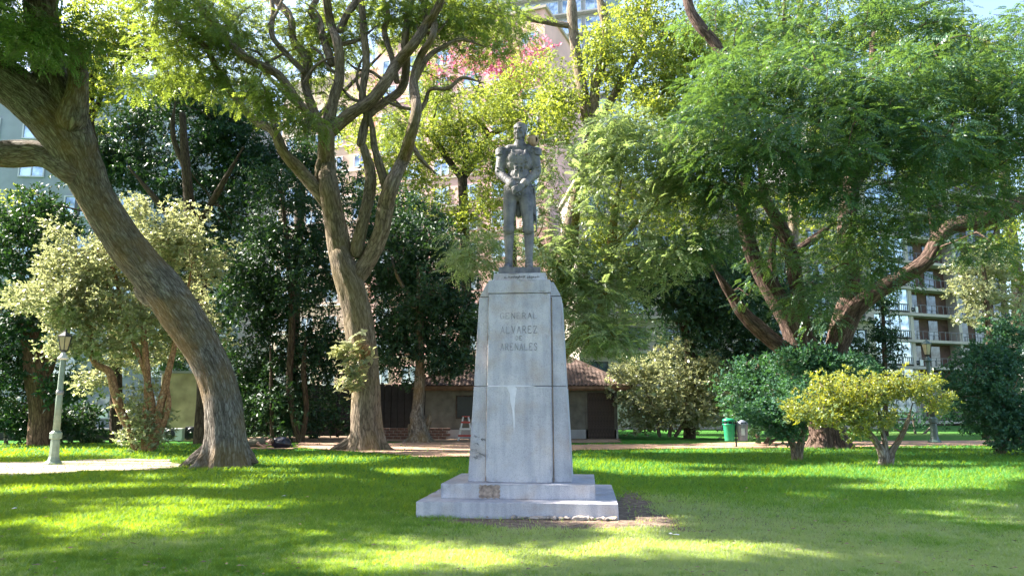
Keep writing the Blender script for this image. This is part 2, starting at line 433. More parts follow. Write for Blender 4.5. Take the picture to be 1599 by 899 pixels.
def tube(P, R, seg, V, Fc, B, rough=0.07, flare=0, nroots=6, phase=0.0, ridges=0.0, gnarl=0):
    """adds a tube to V (verts), Fc (quads), B (bark coords)"""
    if len(P) < 2: return
    if seg > 5:
        d0 = (P[0] - P[1]).normalized(); d1 = (P[-1] - P[-2]).normalized()
        pre = [(P[0] + d0 * R[0] * math.sin(a) * .8, R[0] * math.cos(a)) for a in (1.45, 1.1, .6)] if not flare else []
        post = [(P[-1] + d1 * R[-1] * math.sin(a), R[-1] * math.cos(a)) for a in (.6, 1.1, 1.45)]
        P = [p for p, r in pre] + list(P) + [p for p, r in post]
        R = [r for p, r in pre] + list(R) + [r for p, r in post]
    n = len(P)
    T = []
    for i in range(n):
        d = (P[min(i + 1, n - 1)] - P[max(i - 1, 0)]); T.append(d.normalized() if d.length > 1e-6 else Vector((0, 0, 1)))
    u = T[0].cross(Vector((.3, 1, .1))).normalized()
    base = len(V); Lc = 0; rm = sum(R) / n
    ang = np.arange(seg) * 2 * math.pi / seg
    for i in range(n):
        if i: 
            Lc += (P[i] - P[i - 1]).length
            u = (u - T[i] * u.dot(T[i])).normalized()
        w = T[i].cross(u)
        ca = np.cos(ang); sa = np.sin(ang)
        bk = np.stack([ca * rm + phase, sa * rm + phase, np.full(seg, Lc + phase * 3)], 1)
        r = np.full(seg, R[i])
        if rough:
            r = r * (1 + rough * 2 * (fbm(bk * [2.2 / max(rm, .05) * .6, 2.2 / max(rm, .05) * .6, .9 / max(rm, .12) * .35], 5) - .5))
        if ridges:
            r = r + ridges * (fbm(bk * [12, 12, 1.6], 9) - .5) * 2
        if flare:
            z = Lc
            k = math.exp(-z / flare)
            lobes = .5 + .5 * np.cos(nroots * ang + phase * 2 + 1.2 * np.sin(2 * ang + phase))
            r = r * (1 + k * (.35 + .85 * lobes ** 2) * .75 + .12 * math.exp(-z / (flare * 4)) * lobes)
        p = np.array(P[i])[None] + r[:, None] * (ca[:, None] * np.array(u)[None] + sa[:, None] * np.array(w)[None])
        V.extend(p.tolist()); B.extend(bk.tolist())
        if i:
            a = base + (i - 1) * seg; b = base + i * seg
            for k in range(seg): Fc.append((a + k, a + (k + 1) % seg, b + (k + 1) % seg, b + k))
    # closing rings
    tip = len(V); V.extend([list(P[-1] + T[-1] * R[-1] * .4)] * 1); B.append([0, 0, Lc])
    b = base + (n - 1) * seg
    for k in range(seg): Fc.append((b + k, b + (k + 1) % seg, tip, tip))

def leaf_template(kind):
    """list of quads (k,4,3) along +x, z up"""
    Q = []
    rnd = random.Random(5)
    def lf(p, d, n, L, W):
        p = Vector(p); d = Vector(d).normalized(); n = Vector(n); s = d.cross(n).normalized()
        m = p + d * L * .45 + n * L * .04
        Q.append([p, m + s * W / 2, p + d * L - n * L * .10, m - s * W / 2])
    if kind == 'pinnate':
        n = 7
        for i in range(n):
            t = (i + .8) / n; x = .40 * t; z = -.16 * t * t
            for sgn in (-1, 1):
                lf((x, 0, z), (.45 + rnd.uniform(-.1, .1), sgn, -.25 + rnd.uniform(-.2, .2)), (rnd.uniform(-.3, .3), 0, 1), .105 * (1 - .35 * abs(t - .45)), .05)
        lf((.40, 0, -.16), (1, 0, -.6), (0, 0, 1), .10, .04)
    elif kind == 'broad':
        for i in range(7):
            a = i * 2.4; el = .15 + .55 * (i / 7) + rnd.uniform(-.15, .15)
            d = (math.cos(a) * math.cos(el) + .5, math.sin(a) * math.cos(el), math.sin(el))
            lf((i * .025, 0, 0), d, (rnd.uniform(-1, 1), rnd.uniform(-1, 1), 1), .15, .072)
    elif kind == 'hang':
        for i in range(8):
            a = i * 2.4
            d = (math.cos(a) * .8 + .3, math.sin(a) * .8, -.6 + rnd.uniform(-.5, .3))
            lf((i * .04, 0, -i * .01), d, (rnd.uniform(-1, 1), rnd.uniform(-1, 1), .8), .17, .062)
    elif kind == 'big':
        for i in range(5):
            a = i * 2.4
            lf((0, 0, 0), (math.cos(a) + .3, math.sin(a), rnd.uniform(-.3, .4)), (rnd.uniform(-.3, .3), rnd.uniform(-.3, .3), 1), .34, .20)
    return np.array([[list(v) for v in q] for q in Q], float)
TEMPL = {k: leaf_template(k) for k in ('pinnate', 'broad', 'hang', 'big')}

def spray_mesh(name, C, yaw, pitch, roll, scale, tint, kind, mat, parent, org):
    T = TEMPL[kind]; L = len(T); N = len(C)
    cy, sy = np.cos(yaw), np.sin(yaw); cp, sp = np.cos(pitch), np.sin(pitch); cr, sr = np.cos(roll), np.sin(roll)
    # R = Rz(yaw) Ry(-pitch) Rx(roll)
    R = np.empty((N, 3, 3))
    R[:, 0, 0] = cy * cp; R[:, 0, 1] = -sy * cr - cy * sp * sr; R[:, 0, 2] = sy * sr - cy * sp * cr
    R[:, 1, 0] = sy * cp; R[:, 1, 1] = cy * cr - sy * sp * sr; R[:, 1, 2] = -cy * sr - sy * sp * cr
    R[:, 2, 0] = sp; R[:, 2, 1] = cp * sr; R[:, 2, 2] = cp * cr
    V = np.einsum('nij,lqj->nlqi', R, T) * scale[:, None, None, None] + (C - np.array(org)[None])[:, None, None, :]
    V = V.reshape(-1, 3)
    Fc = np.arange(N * L * 4).reshape(-1, 4)
    tt = np.repeat(tint, L) + RNG.normal(0, .10, N * L)
    return np_mesh(name, V, Fc, mat, parent, fattr={'tint': np.clip(tt, 0, 1)})

GN = {}
def scatter_group(coll):
    ng = bpy.data.node_groups.new('leaf_clusters', 'GeometryNodeTree')
    ng.interface.new_socket('Geometry', in_out='INPUT', socket_type='NodeSocketGeometry')
    ng.interface.new_socket('Geometry', in_out='OUTPUT', socket_type='NodeSocketGeometry')
    n = ng.nodes; l = ng.links
    gi = n.new('NodeGroupInput'); go = n.new('NodeGroupOutput')
    ip = n.new('GeometryNodeInstanceOnPoints'); ci = n.new('GeometryNodeCollectionInfo')
    ci.inputs['Collection'].default_value = coll; ci.inputs['Separate Children'].default_value = True
    def at(nm, ty):
        a = n.new('GeometryNodeInputNamedAttribute'); a.data_type = ty; a.inputs['Name'].default_value = nm
        return next(o for o in a.outputs if o.name == 'Attribute' and o.enabled)
    l.new(gi.outputs[0], ip.inputs['Points']); l.new(ci.outputs[0], ip.inputs['Instance'])
    ip.inputs['Pick Instance'].default_value = True
    l.new(at('pick', 'INT'), ip.inputs['Instance Index'])
    l.new(at('rot', 'FLOAT_VECTOR'), ip.inputs['Rotation']); l.new(at('scl', 'FLOAT'), ip.inputs['Scale'])
    l.new(ip.outputs[0], go.inputs[0])
    return ng

def cluster_crown(C, root, base, kind, mat, crad, flat, droop, lscale, per, tint0, nvar=5, name='crown', smin=.72, smax=1.3):
    """leafy clusters: a few modelled boughs of leaves, set at every point C"""
    coll = bpy.data.collections.new('boughs')
    for k in range(nvar):
        N = per
        d = RNG.normal(size=(N, 3)); d /= np.linalg.norm(d, axis=1)[:, None]
        off = d * (RNG.random(N) ** .5)[:, None] * np.array([crad, crad, crad * flat])
        P = off.copy(); P[:, 2] -= droop * (off[:, 0] ** 2 + off[:, 1] ** 2) / crad
        yaw = np.arctan2(off[:, 1], off[:, 0]) + RNG.normal(0, .5, N)
        pitch = np.arctan2(off[:, 2], np.hypot(off[:, 0], off[:, 1]) + .15) * .6 + RNG.normal(-.15, .3, N)
        roll = RNG.normal(0, .55 if kind == 'pinnate' else 1.1, N)
        o = spray_mesh('bough', P, yaw, pitch, roll, lscale * (.75 + .5 * RNG.random(N)), tint0 + .12 * RNG.normal(size=N), kind, mat, None, (0, 0, 0))
        COL.objects.unlink(o); coll.objects.link(o)
    M_ = len(C)
    me = bpy.data.meshes.new(name); me.vertices.add(M_)
    me.vertices.foreach_set('co', (C - np.array(base)[None]).astype(np.float32).ravel())
    def A(nm, ty, dat, f): a = me.attributes.new(nm, ty, 'POINT'); a.data.foreach_set(f, dat)
    A('pick', 'INT', RNG.integers(0, nvar, M_).astype(np.int32), 'value')
    A('scl', 'FLOAT', RNG.uniform(smin, smax, M_).astype(np.float32), 'value')
    rot = np.stack([RNG.normal(0, .18, M_), RNG.normal(0, .18, M_), RNG.uniform(0, 6.283, M_)], 1).astype(np.float32)
    A('rot', 'FLOAT_VECTOR', rot.ravel(), 'vector')
    A('ctint', 'FLOAT', (.30 * (fbm(C * .6, 77) - .5) * 2 + (RNG.random(M_) - .5) * .3).astype(np.float32), 'value')
    o = link_mesh(name, me, mat, root)
    md = o.modifiers.new('leaves', 'NODES'); md.node_group = scatter_group(coll)
    return tag(o, kind='stuff')

# places the sun reaches through the canopy: (u, v, distance, radius in metres)
SUNNY = [(150, 440, 29.5, 3.2), (290, 400, 30.5, 2.2), (215, 340, 30, 1.6), (570, 560, 31.5, 1.2), (571, 650, 31.5, .9), (545, 575, 31, 1.0), (1310, 620, 22.6, 1.5), (1420, 610, 23, 1.1), (950, 320, 26, 2.2), (890, 400, 27, 1.5),
         (720, 460, 24, 1.2), (812, 195, 13.1, .3), (790, 240, 13.1, .35), (775, 560, 12.55, .22), (905, 797, 11.8, .35), (1000, 575, 43, 1.5), (1060, 590, 43, 1.6), (190, 60, 38, 4), (450, 420, 38, 1.6), (1220, 520, 31, 1), (1010, 340, 25, 1.6), (97, 530, 22.9, .5), (335, 640, 21.5, .8), (1000, 90, 41, 3.5), (1070, 130, 42, 3.5),
         (760, 200, 54, 4), (1270, 640, 24.5, .8)]
def sunny_mask(C, grow=1.1, only=None):
    m = np.zeros(len(C), bool); S_ = np.array(SUN)
    for (u, v, Y, r) in SUNNY:
        if only and not only(u, v, Y): continue
        T = np.array(px(u, v, Y)); D = C - T; t = D @ S_
        m |= (np.linalg.norm(D - t[:, None] * S_, axis=1) < r + grow) & (t > r * 1.2 + 1.0)
    return m

# sunlit gaps of the canopy overhead, given where their light lands on the lawn in the photo
LIT = [(190, 808, 105, 17), (320, 800, 90, 11), (470, 789, 80, 7), (440, 747, 85, 6), (50, 765, 80, 8), (200, 760, 60, 6),
       (300, 780, 70, 5), (650, 738, 80, 7), (480, 721, 80, 4), (510, 818, 55, 5), (690, 865, 90, 19), (560, 885, 120, 14),
       (60, 868, 60, 16), (0, 892, 50, 12), (785, 893, 50, 10), (634, 792, 20, 7), (110, 728, 170, 11), (960, 722, 110, 13),
       (1460, 741, 190, 11), (1300, 733, 90, 6), (1420, 762, 110, 6), (1550, 787, 70, 6), (1280, 773, 55, 4), (1010, 818, 70, 10),
       (1000, 835, 60, 6), (1145, 880, 38, 9), (1225, 866, 60, 10), (1330, 870, 60, 7), (890, 872, 110, 5), (1200, 850, 60, 5),
       (1150, 800, 60, 5), (110, 783, 60, 5), (20, 815, 50, 6), (360, 760, 70, 4), (250, 745, 60, 4), (560, 720, 60, 3), (1180, 742, 60, 5), (1560, 762, 60, 5), (600, 750, 50, 4), (150, 845, 50, 5), (430, 850, 60, 5), (1450, 800, 60, 4), (400, 893, 60, 9), (1080, 862, 50, 6), (1500, 850, 60, 5), (860, 850, 50, 5), (620, 835, 50, 4), (680, 702, 90, 5), (1060, 740, 100, 5), (340, 830, 60, 5)]

def lit_mask(C, grow=0):
    """which clusters stand between the sun and one of the sunlit gaps"""
    t = C[:, 2] / SUN.z
    P = C - np.array(SUN)[None] * t[:, None]
    m = np.zeros(len(C), bool)
    for (a, b, ru, rv) in LIT:
        c = G(a, b); rx = ru * c.y / F; ry = rv * c.y ** 2 / (F * CH)
        m |= ((P[:, 0] - c.x) / (rx + grow)) ** 2 + ((P[:, 1] - c.y) / (ry + grow)) ** 2 < 1
    return m

def tree(name, label, cat, base, trunk, limbs, blobs, mats, group=None, leaf='pinnate', lscale=1.0, crad=.8, flat=.45,
         per=22, twig=.018, flare=.0, nroots=6, seg=26, ridges=0, cull=False, droop=.2, tint0=.45, drop=.34, extra=None, dens=1.6, sunny=True):
    """trunk / limbs: lists of world (x,y,z,r); blobs: (centre, radii, sprays)"""
    base = Vector(base)
    root = empty(name, base, label, cat, group)
    bark, leafm = mats
    skel = []
    def make(pname, pts, sg, fl):
        pts = list(pts)
        if pname == 'limb': pts[-1] = (*pts[-1][:3], pts[-1][3] * .35)
        P, R = catmull([Vector(p[:3]) - base for p in pts], [p[3] for p in pts], max(.10, min(.45, pts[0][3] * .55)))
        V = []; Fc = []; B = []
        tube(P, R, sg, V, Fc, B, .11, fl, nroots, random.uniform(0, 9), ridges if pts[0][3] > .15 else ridges * .3)
        me = bpy.data.meshes.new(pname)
        me.from_pydata(V, [], [f if f[2] != f[3] else f[:3] for f in Fc])
        a = me.attributes.new('bk', 'FLOAT_VECTOR', 'POINT'); a.data.foreach_set('vector', np.array(B, np.float32).ravel())
        for p in me.polygons: p.use_smooth = True
        link_mesh(pname, me, bark, root)
        k = 0
        for p, r in zip(P, R):
            skel.append((p + base, r))
    if trunk: make('trunk', trunk, seg, flare)
    for lb in limbs:
        make('limb', lb, max(7, min(seg, int(lb[0][3] * 60) + 7)), 0)
    cs = []; rc = []
    for bl in blobs:
        (c, rad, n) = bl[:3]
        k = max(3, int(n * dens / per))
        d = RNG.normal(size=(k * 3, 3)); d /= np.linalg.norm(d, axis=1)[:, None]
        rr = RNG.random(k * 3) ** .45
        q = np.array(c)[None] + d * rr[:, None] * np.array(rad)[None]
        keep = fbm(q * .42, 31 + len(cs)) > drop
        q = q[keep][:k]
        cs.append(q); rc.append(np.full(len(q), per))
    if cs:
        C = np.concatenate(cs)
        C = C[C[:, 2] > .25]
        if cull: C = C[~lit_mask(C, .6)]
        if sunny: C = C[~sunny_mask(C, crad * .9, sunny if callable(sunny) else None)]
    else: C = np.zeros((0, 3))
    # twigs: each leaf cluster hangs on a twig from the nearest wood
    if len(C):
        if skel:
            S = np.array([list(p) for p, r in skel]); SR = np.array([r for p, r in skel])
        else:
            S = np.array([list(base)]); SR = np.array([.05])
        d0 = np.sqrt(((C[:, None, :] - S[None, ::3, :]) ** 2).sum(2)).min(1)
        order = np.argsort(d0)
        V = []; Fc = []; B = []
        nodes = S.copy(); nr = np.minimum(SR, .07)
        for oi in order:
            c = C[oi]
            dd = ((nodes - c) ** 2).sum(1) + 2.0 * np.maximum(0, nodes[:, 2] - c[2] - .3)
            j = int(np.argmin(dd)); a = Vector(nodes[j]); b = Vector(c); L = (b - a).length
            r0 = max(twig, min(float(nr[j]) * .8, twig + L * .012)); r1 = max(twig * .5, r0 * .5)
            mid = (a + b) / 2 + Vector((random.gauss(0, .1), random.gauss(0, .1), random.gauss(0.06, .08))) * L
            q1 = a.lerp(mid, .55) + Vector((random.gauss(0, .05), random.gauss(0, .05), random.gauss(0, .05))) * L
            P = [a - base, q1 - base, mid - base, b - base]
            tube(P, [r0, r0 * .85, (r0 + r1) / 2, r1], 4, V, Fc, B, 0)
            nodes = np.vstack([nodes, np.array(mid)[None], c[None]]); nr = np.append(nr, [r0 * .8, r1])
            skel.append((b, r1))
        me = bpy.data.meshes.new('twigs')
        me.from_pydata(V, [], [f if f[2] != f[3] else f[:3] for f in Fc])
        a_ = me.attributes.new('bk', 'FLOAT_VECTOR', 'POINT'); a_.data.foreach_set('vector', np.array(B, np.float32).ravel())
        tag(link_mesh('twigs', me, bark, root), kind='stuff')
        cluster_crown(C, root, base, leaf, leafm, crad, flat, droop, lscale, per, tint0)
    if extra: extra(root, base)
    return root

def W(lst, Y):
    """(u,v,halfwidth px[,dY]) -> world (x,y,z,r)"""
    o = []
    for t in lst:
        y = Y + (t[3] if len(t) > 3 else 0)
        p = px(t[0], t[1], y); o.append((p.x, p.y, p.z, t[2] * y / F * 1.02))
    return o

def BL(lst):
    """(u,v,ru,rv,Y,rY,n) -> blobs"""
    o = []
    for (u, v, ru, rv, Y, rY, n) in lst:
        c = px(u, v, Y); o.append((tuple(c), (ru * Y / F, rY, rv * Y / F), n))
    return o

# ================================================================== THE SETTING
def dryness(P):
    u, v = to_px(P)
    n = fbm(P * [.55, .9, 0] + 3.3, 3, 4); n2 = fbm(P * [3, 5, 0], 8, 3)
    near = np.clip((v - 745) / 130, 0, 1)
    right = np.clip((u - 500) / 500, 0, 1)
    d = .03 + near * (.32 + .55 * right) + .12 * np.clip((u - 1000) / 300, 0, 1) + (n - .5) * 1.3 * (.35 + near) + (n2 - .5) * .35
    for (cu, cv, ru, rv, w) in ((900, 825, 190, 22, .6), (1020, 800, 90, 25, .5), (700, 868, 110, 22, .35), (1100, 835, 200, 30, .3), (1080, 810, 160, 14, .4), (1250, 865, 90, 12, .4)):
        d = d + w * np.exp(-((u - cu) / ru) ** 2 - ((v - cv) / rv) ** 2)
    return np.clip(d, 0, 1)

def bareness(P):
    u, v = to_px(P); n = fbm(P * [2.2, 2.2, 0], 91, 4); b = 0
    for (cu, cv, ru, rv, w) in ((960, 802, 70, 17, 1.2), (1010, 812, 60, 9, .9), (860, 817, 130, 9, 1.1), (730, 812, 80, 6, .8), (985, 780, 30, 14, 1.0), (1090, 828, 60, 5, .5)):
        b = b + w * np.exp(-((u - cu) / ru) ** 2 - ((v - cv) / rv) ** 2)
    return np.clip((b - .25 + (n - .5) * .9) * 1.8, 0, 1)

def grid_axis(lo, hi, fine_lo, fine_hi, step, far):
    a = list(np.arange(fine_lo, fine_hi, step))
    s = step; x = fine_lo
    while x > lo: s *= 1.35; x -= s; a.insert(0, x)
    s = step; x = a[-1]
    while x < hi: s *= 1.35; x += s; a.append(x)
    return np.array(a)
gx = grid_axis(-600, 600, -16, 16, .16, 0); gy = grid_axis(-60, 900, 6, 32, .14, 0)
GX, GY = np.meshgrid(gx, gy)
P = np.stack([GX.ravel(), GY.ravel(), np.zeros(GX.size)], 1)
dr = dryness(P)
lump = (fbm(P * [1.3, 1.3, 0], 21) - .5) * .03 * (np.abs(P[:, 0]) < 17) * (P[:, 1] > 6) * (P[:, 1] < 34)
P[:, 2] = lump - .015
nx = len(gx); ny = len(gy)
idx = np.arange(nx * ny).reshape(ny, nx)
Q = np.stack([idx[:-1, :-1], idx[:-1, 1:], idx[1:, 1:], idx[1:, :-1]], -1).reshape(-1, 4)
lawn = np_mesh('lawn', P, Q, M['lawn'], smooth=True)
a = lawn.data.attributes.new('dry', 'FLOAT', 'POINT'); a.data.foreach_set('value', dr.astype(np.float32))
a = lawn.data.attributes.new('bare', 'FLOAT', 'POINT'); a.data.foreach_set('value', bareness(P).astype(np.float32))
tag(lawn, 'wide park lawn of green grass dappled with sun', kind='structure')

def sheet(name, pts, mat, z, label, jit=.12, kind='structure'):
    """ragged edged flat sheet on the ground from photo outline"""
    W_ = [G(*p) for p in pts]
    out = []
    n = len(W_)
    for i in range(n):
        a, b = W_[i], W_[(i + 1) % n]
        k = max(1, min(60, int((b - a).length / .18)))
        for j in range(k):
            p = a.lerp(b, j / k)
            q = np.array([[p.x * 1.1, p.y * 1.1, 0]])
            d = (fbm(q * 1.7, 5, 3)[0] - .5) * jit * 6; e = (fbm(q * 1.9, 15, 3)[0] - .5) * jit * 6
            out.append((p.x + d, p.y + e, z))
    bm = bmesh.new()
    f = bm.faces.new([bm.verts.new(p) for p in out])
    bmesh.ops.triangulate(bm, faces=[f])
    o = from_bm(name, bm, mat)
    for p in o.data.polygons:
        if p.normal.z < 0: p.flip()
    return tag(o, label, kind=kind)
PATH = [(470, 690), (600, 691), (735, 690), (900, 694), (1050, 693), (1200, 689.5), (1400, 688), (1750, 687), (1750, 694), (1400, 696), (1200, 699), (1050, 700),
        (900, 703), (735, 713), (650, 713), (590, 707), (520, 703), (460, 698)]
SAND = [(-200, 722), (0, 721), (75, 721), (150, 717), (200, 716), (260, 718), (290, 728), (240, 734), (130, 736), (60, 741), (-100, 745), (-250, 742)]
SOILM = [(660, 800), (700, 811), (760, 817), (850, 824), (930, 826), (1030, 814), (1010, 797), (985, 778), (962, 768), (900, 762), (700, 770)]
sheet('dirt_path', PATH, M['dirt'], .014, 'reddish dirt path crossing the park behind the monument', .14)
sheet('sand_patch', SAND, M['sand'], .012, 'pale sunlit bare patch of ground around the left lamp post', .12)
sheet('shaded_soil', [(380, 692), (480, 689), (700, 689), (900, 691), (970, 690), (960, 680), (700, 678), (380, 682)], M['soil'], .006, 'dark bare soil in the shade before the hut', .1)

def in_poly(u, v, poly):
    inside = np.zeros(len(u), bool); n = len(poly); j = n - 1
    for i in range(n):
        xi, yi = poly[i]; xj, yj = poly[j]
        with np.errstate(divide='ignore', invalid='ignore'):
            c = ((yi > v) != (yj > v)) & (u < (xj - xi) * (v - yi) / (yj - yi + 1e-9) + xi)
        inside ^= c; j = i
    return inside

# ---- grass blades (density follows distance)
MO = Vector((0.072, 11.787, 0)); MT = math.radians(5.5)
def mloc(P):
    X = P[:, 0] - MO.x; Y = P[:, 1] - MO.y
    return X * math.cos(MT) - Y * math.sin(MT), X * math.sin(MT) + Y * math.cos(MT)
N = 560000
uu = RNG.uniform(-160, 1760, N); vv = 692 + (RNG.random(N) ** .8) * 260
b_ = (449.5 - vv) / F; a_ = (uu - 799.5) / F
dy = math.cos(CP) - b_ * math.sin(CP); dz = math.sin(CP) + b_ * math.cos(CP)
t_ = -CH / dz
P = np.stack([a_ * t_, dy * t_, np.zeros(N)], 1)
lx, ly = mloc(P)
bare = in_poly(uu, vv, PATH) | in_poly(uu, vv, SAND) 
keep = ~((lx > -1.56) & (lx < 1.56) & (ly > -.02) & (ly < 3.2))
keep &= (~bare) | (RNG.random(N) < .10)
keep &= RNG.random(N) > bareness(P) * .97
P = P[keep]; N = len(P)
dist = P[:, 1]
pw = dist / F
dn = dryness(P)
cl = fbm(P * [6, 6, 0], 41, 2)
h = (.022 + .05 * cl + .02 * RNG.random(N)) * (1 - .35 * dn) * np.clip(dist / 12, .9, 1.6)
w = np.clip(pw * 1.3, .011, .045) * (.7 + .6 * RNG.random(N))
yaw = RNG.uniform(0, math.pi, N); ln = RNG.normal(0, .95, (N, 2)) * h[:, None]
gz = (fbm(P * [1.3, 1.3, 0], 21) - .5) * .03 - .018
V = np.empty((N, 3, 3))
V[:, 0] = P; V[:, 1] = P; V[:, 2] = P
V[:, :, 2] += gz[:, None]
V[:, 0, 0] -= np.cos(yaw) * w / 2; V[:, 0, 1] -= np.sin(yaw) * w / 2
V[:, 1, 0] += np.cos(yaw) * w / 2; V[:, 1, 1] += np.sin(yaw) * w / 2
V[:, 2, 0] += ln[:, 0]; V[:, 2, 1] += ln[:, 1]; V[:, 2, 2] += h + .012
tint = np.clip(.20 + .25 * (fbm(P * [.9, .9, 0], 51) - .5) + 1.0 * (fbm(P * [9, 9, 0], 53, 3) - .5) * (.3 + .9 * np.clip((14 - dist) / 7, 0, 1)) + dn * .9 + RNG.normal(0, .16, N), 0, 1)
g = np_mesh('grass', V.reshape(-1, 3), np.arange(N * 3).reshape(-1, 3), M['grass'], fattr={'tint': tint})
tag(g, 'short green grass blades growing all over the lawn', 'grass', kind='stuff')

# ---- fallen leaves and litter scattered on the lawn
rl = random.Random(3)
bm = bmesh.new()
for i in range(420):
    u = rl.uniform(-50, 1650); v = 700 + rl.random() ** .7 * 210
    p = G(u, v); s = rl.uniform(.012, .027) * (1 + p.y / 18)
    a = rl.uniform(0, 6.28); q = Matrix.Rotation(a, 3, 'Z') @ Matrix.Rotation(rl.uniform(-.5, .5), 3, 'X')
    vs = [bm.verts.new(Vector((p.x, p.y, .045)) + q @ Vector(c)) for c in ((-s, 0, 0), (0, s * .45, .006), (s, 0, 0), (0, -s * .45, .006))]
    bm.faces.new(vs)
tag(from_bm('fallen_leaves', bm, simple('dry_leaf', (.30, .22, .11), .8, 0, .3, 3)), 'small dry leaves scattered over the lawn', 'fallen leaves', kind='stuff')
for (u, v, s, lab) in ((1056, 841, .06, 'white scrap of paper on the dry grass right of the monument'), (1047, 839, .045, 'smaller white scrap lying beside the paper right of the monument'),
                       (443, 778, .05, 'white scrap of litter on the green lawn left of the monument'), (22, 798, .05, 'pale scrap of litter on the lawn at the left edge')):
    p = G(u, v); bm = bmesh.new()
    vs = [bm.verts.new((rl.uniform(.6, 1) * s * math.cos(a), rl.uniform(.6, 1) * s * .8 * math.sin(a), rl.uniform(.0, .02))) for a in np.linspace(0, 5.5, 7)]
    c = bm.verts.new((0, 0, .025))
    for i in range(7): bm.faces.new((vs[i], vs[(i + 1) % 7], c))
    o = from_bm('paper_scrap', bm, M['white_paint'], loc=(p.x, p.y, .04)); tag(o, lab, 'litter', 'scraps of litter on the lawn')

# ================================================================== BUILDINGS
def facade_building(name, label, origin, rz, W_, D_, H_, wall, floors, bays, fh, win, glass, frame, z0=0.6, skip=None, balcony=None, slab=None, group=None):
    """origin: ground point at the left end of the front face; front face looks along local -y"""
    root = empty(name, origin, label, 'building', group, rz=rz)
    box('wall', (W_ / 2, D_ / 2, H_ / 2), (W_, D_, H_), wall, root)
    box('roof', (W_ / 2, D_ / 2, H_ + .15), (W_ + .5, D_ + .5, .3), slab or wall, root)
    ww, wh = win
    bw = W_ / bays
    fm = None
    for f in range(floors):
        for b in range(bays):
            if skip and skip(f, b): continue
            cx = (b + .5) * bw; cz = z0 + f * fh + wh / 2
            if fm is None:
                bm = bmesh.new()
                for (x, z, sx, sz) in ((0, wh / 2, ww + .12, .1), (0, -wh / 2, ww + .12, .1), (-ww / 2, 0, .1, wh), (ww / 2, 0, .1, wh), (0, 0, .07, wh - .1)):
                    bm_box(bm, (x, -.04, z), (sx, .12, sz))
                fo = from_bm('window', bm, frame, root); fm = fo.data
                po = box('pane', (0, -.005, 0), (ww - .1, .03, wh - .1), glass, fo); pm = po.data
            else:
                fo = bpy.data.objects.new('window', fm); COL.objects.link(fo); fo.parent = root
                po = bpy.data.objects.new('pane', pm); COL.objects.link(po); po.parent = fo
            fo.location = (cx, 0, cz)
        if slab and f:
            if f == 1:
                so_ = box('floor_slab', (W_ / 2, -(balcony or .15) / 2, 0), (W_, balcony or .15, .22), slab, root); sm = so_.data
            else:
                so_ = bpy.data.objects.new('floor_slab', sm); COL.objects.link(so_); so_.parent = root
            so_.location = (0, -.002, z0 + f * fh - .35)
    return root

def place_at(u, Y): 
    a = (u - 799.5) / F
    return Vector((a * Y / math.cos(CP) , Y, 0))

# far left apartment block (bluish, in shade)
bl = facade_building('apartment_block', 'pale blue-grey apartment block with shuttered windows seen left of the leaning trunk', (px(-330, 450, 54).x, 54, 0), math.radians(4), 32, 10, 27, M['conc_blue'], 9, 9, 3.0,
                     (1.8, 1.5), M['glass_blue'], M['frame_white'], 1.0)
bm = bmesh.new()
# dark strips laid on as the vertical joints and the side return
for x in (8.05, 12.4, 19.6):
    bm_box(bm, (x, -.06, 13), (.35, .14, 25.5))
from_bm('facade_strip', bm, M['frame_dark'], bl)
# pink building
pk = facade_building('pink_building', 'tall sunlit pink building with white window frames seen high through the branches', (px(585, 60, 78).x, 80, 0), math.radians(-22), 20, 14, 42.5, M['pink_wall'], 13, 6, 3.1,
                     (1.7, 1.7), M['glass_blue'], M['frame_white'], 1.2, slab=M['conc_beige'])
# cream and orange lower block left of it
facade_building('cream_block', 'cream block with white floor bands seen between the central tree limbs', (px(440, 60, 88).x, 90, 0), math.radians(-20), 13, 10, 42, M['orange_wall'], 12, 4, 3.2,
                (1.6, 1.5), M['glass'], M['frame_white'], 1.2, slab=M['white_paint'])
# blue glass tower
tw = facade_building('glass_tower', 'tall pale blue glass tower with balcony bands above the pink building', (px(700, 60, 104).x, 108, 0), math.radians(-16), 24, 14, 80, M['conc_blue'], 24, 7, 3.2,
                     (2.8, 2.2), M['glass_blue'], M['frame_white'], 1.2, slab=M['conc_grey'], balcony=.9)
# beige low block behind the shrub, centre right
facade_building('beige_block', 'beige concrete block with dark windows behind the shrubs right of the hut', (px(905, 600, 63).x, 63, 0), math.radians(5), 26, 10, 21, M['conc_beige'], 7, 8, 2.9,
                (1.5, 1.7), M['glass'], M['frame_dark'], .9, slab=M['conc_beige'], balcony=.6)
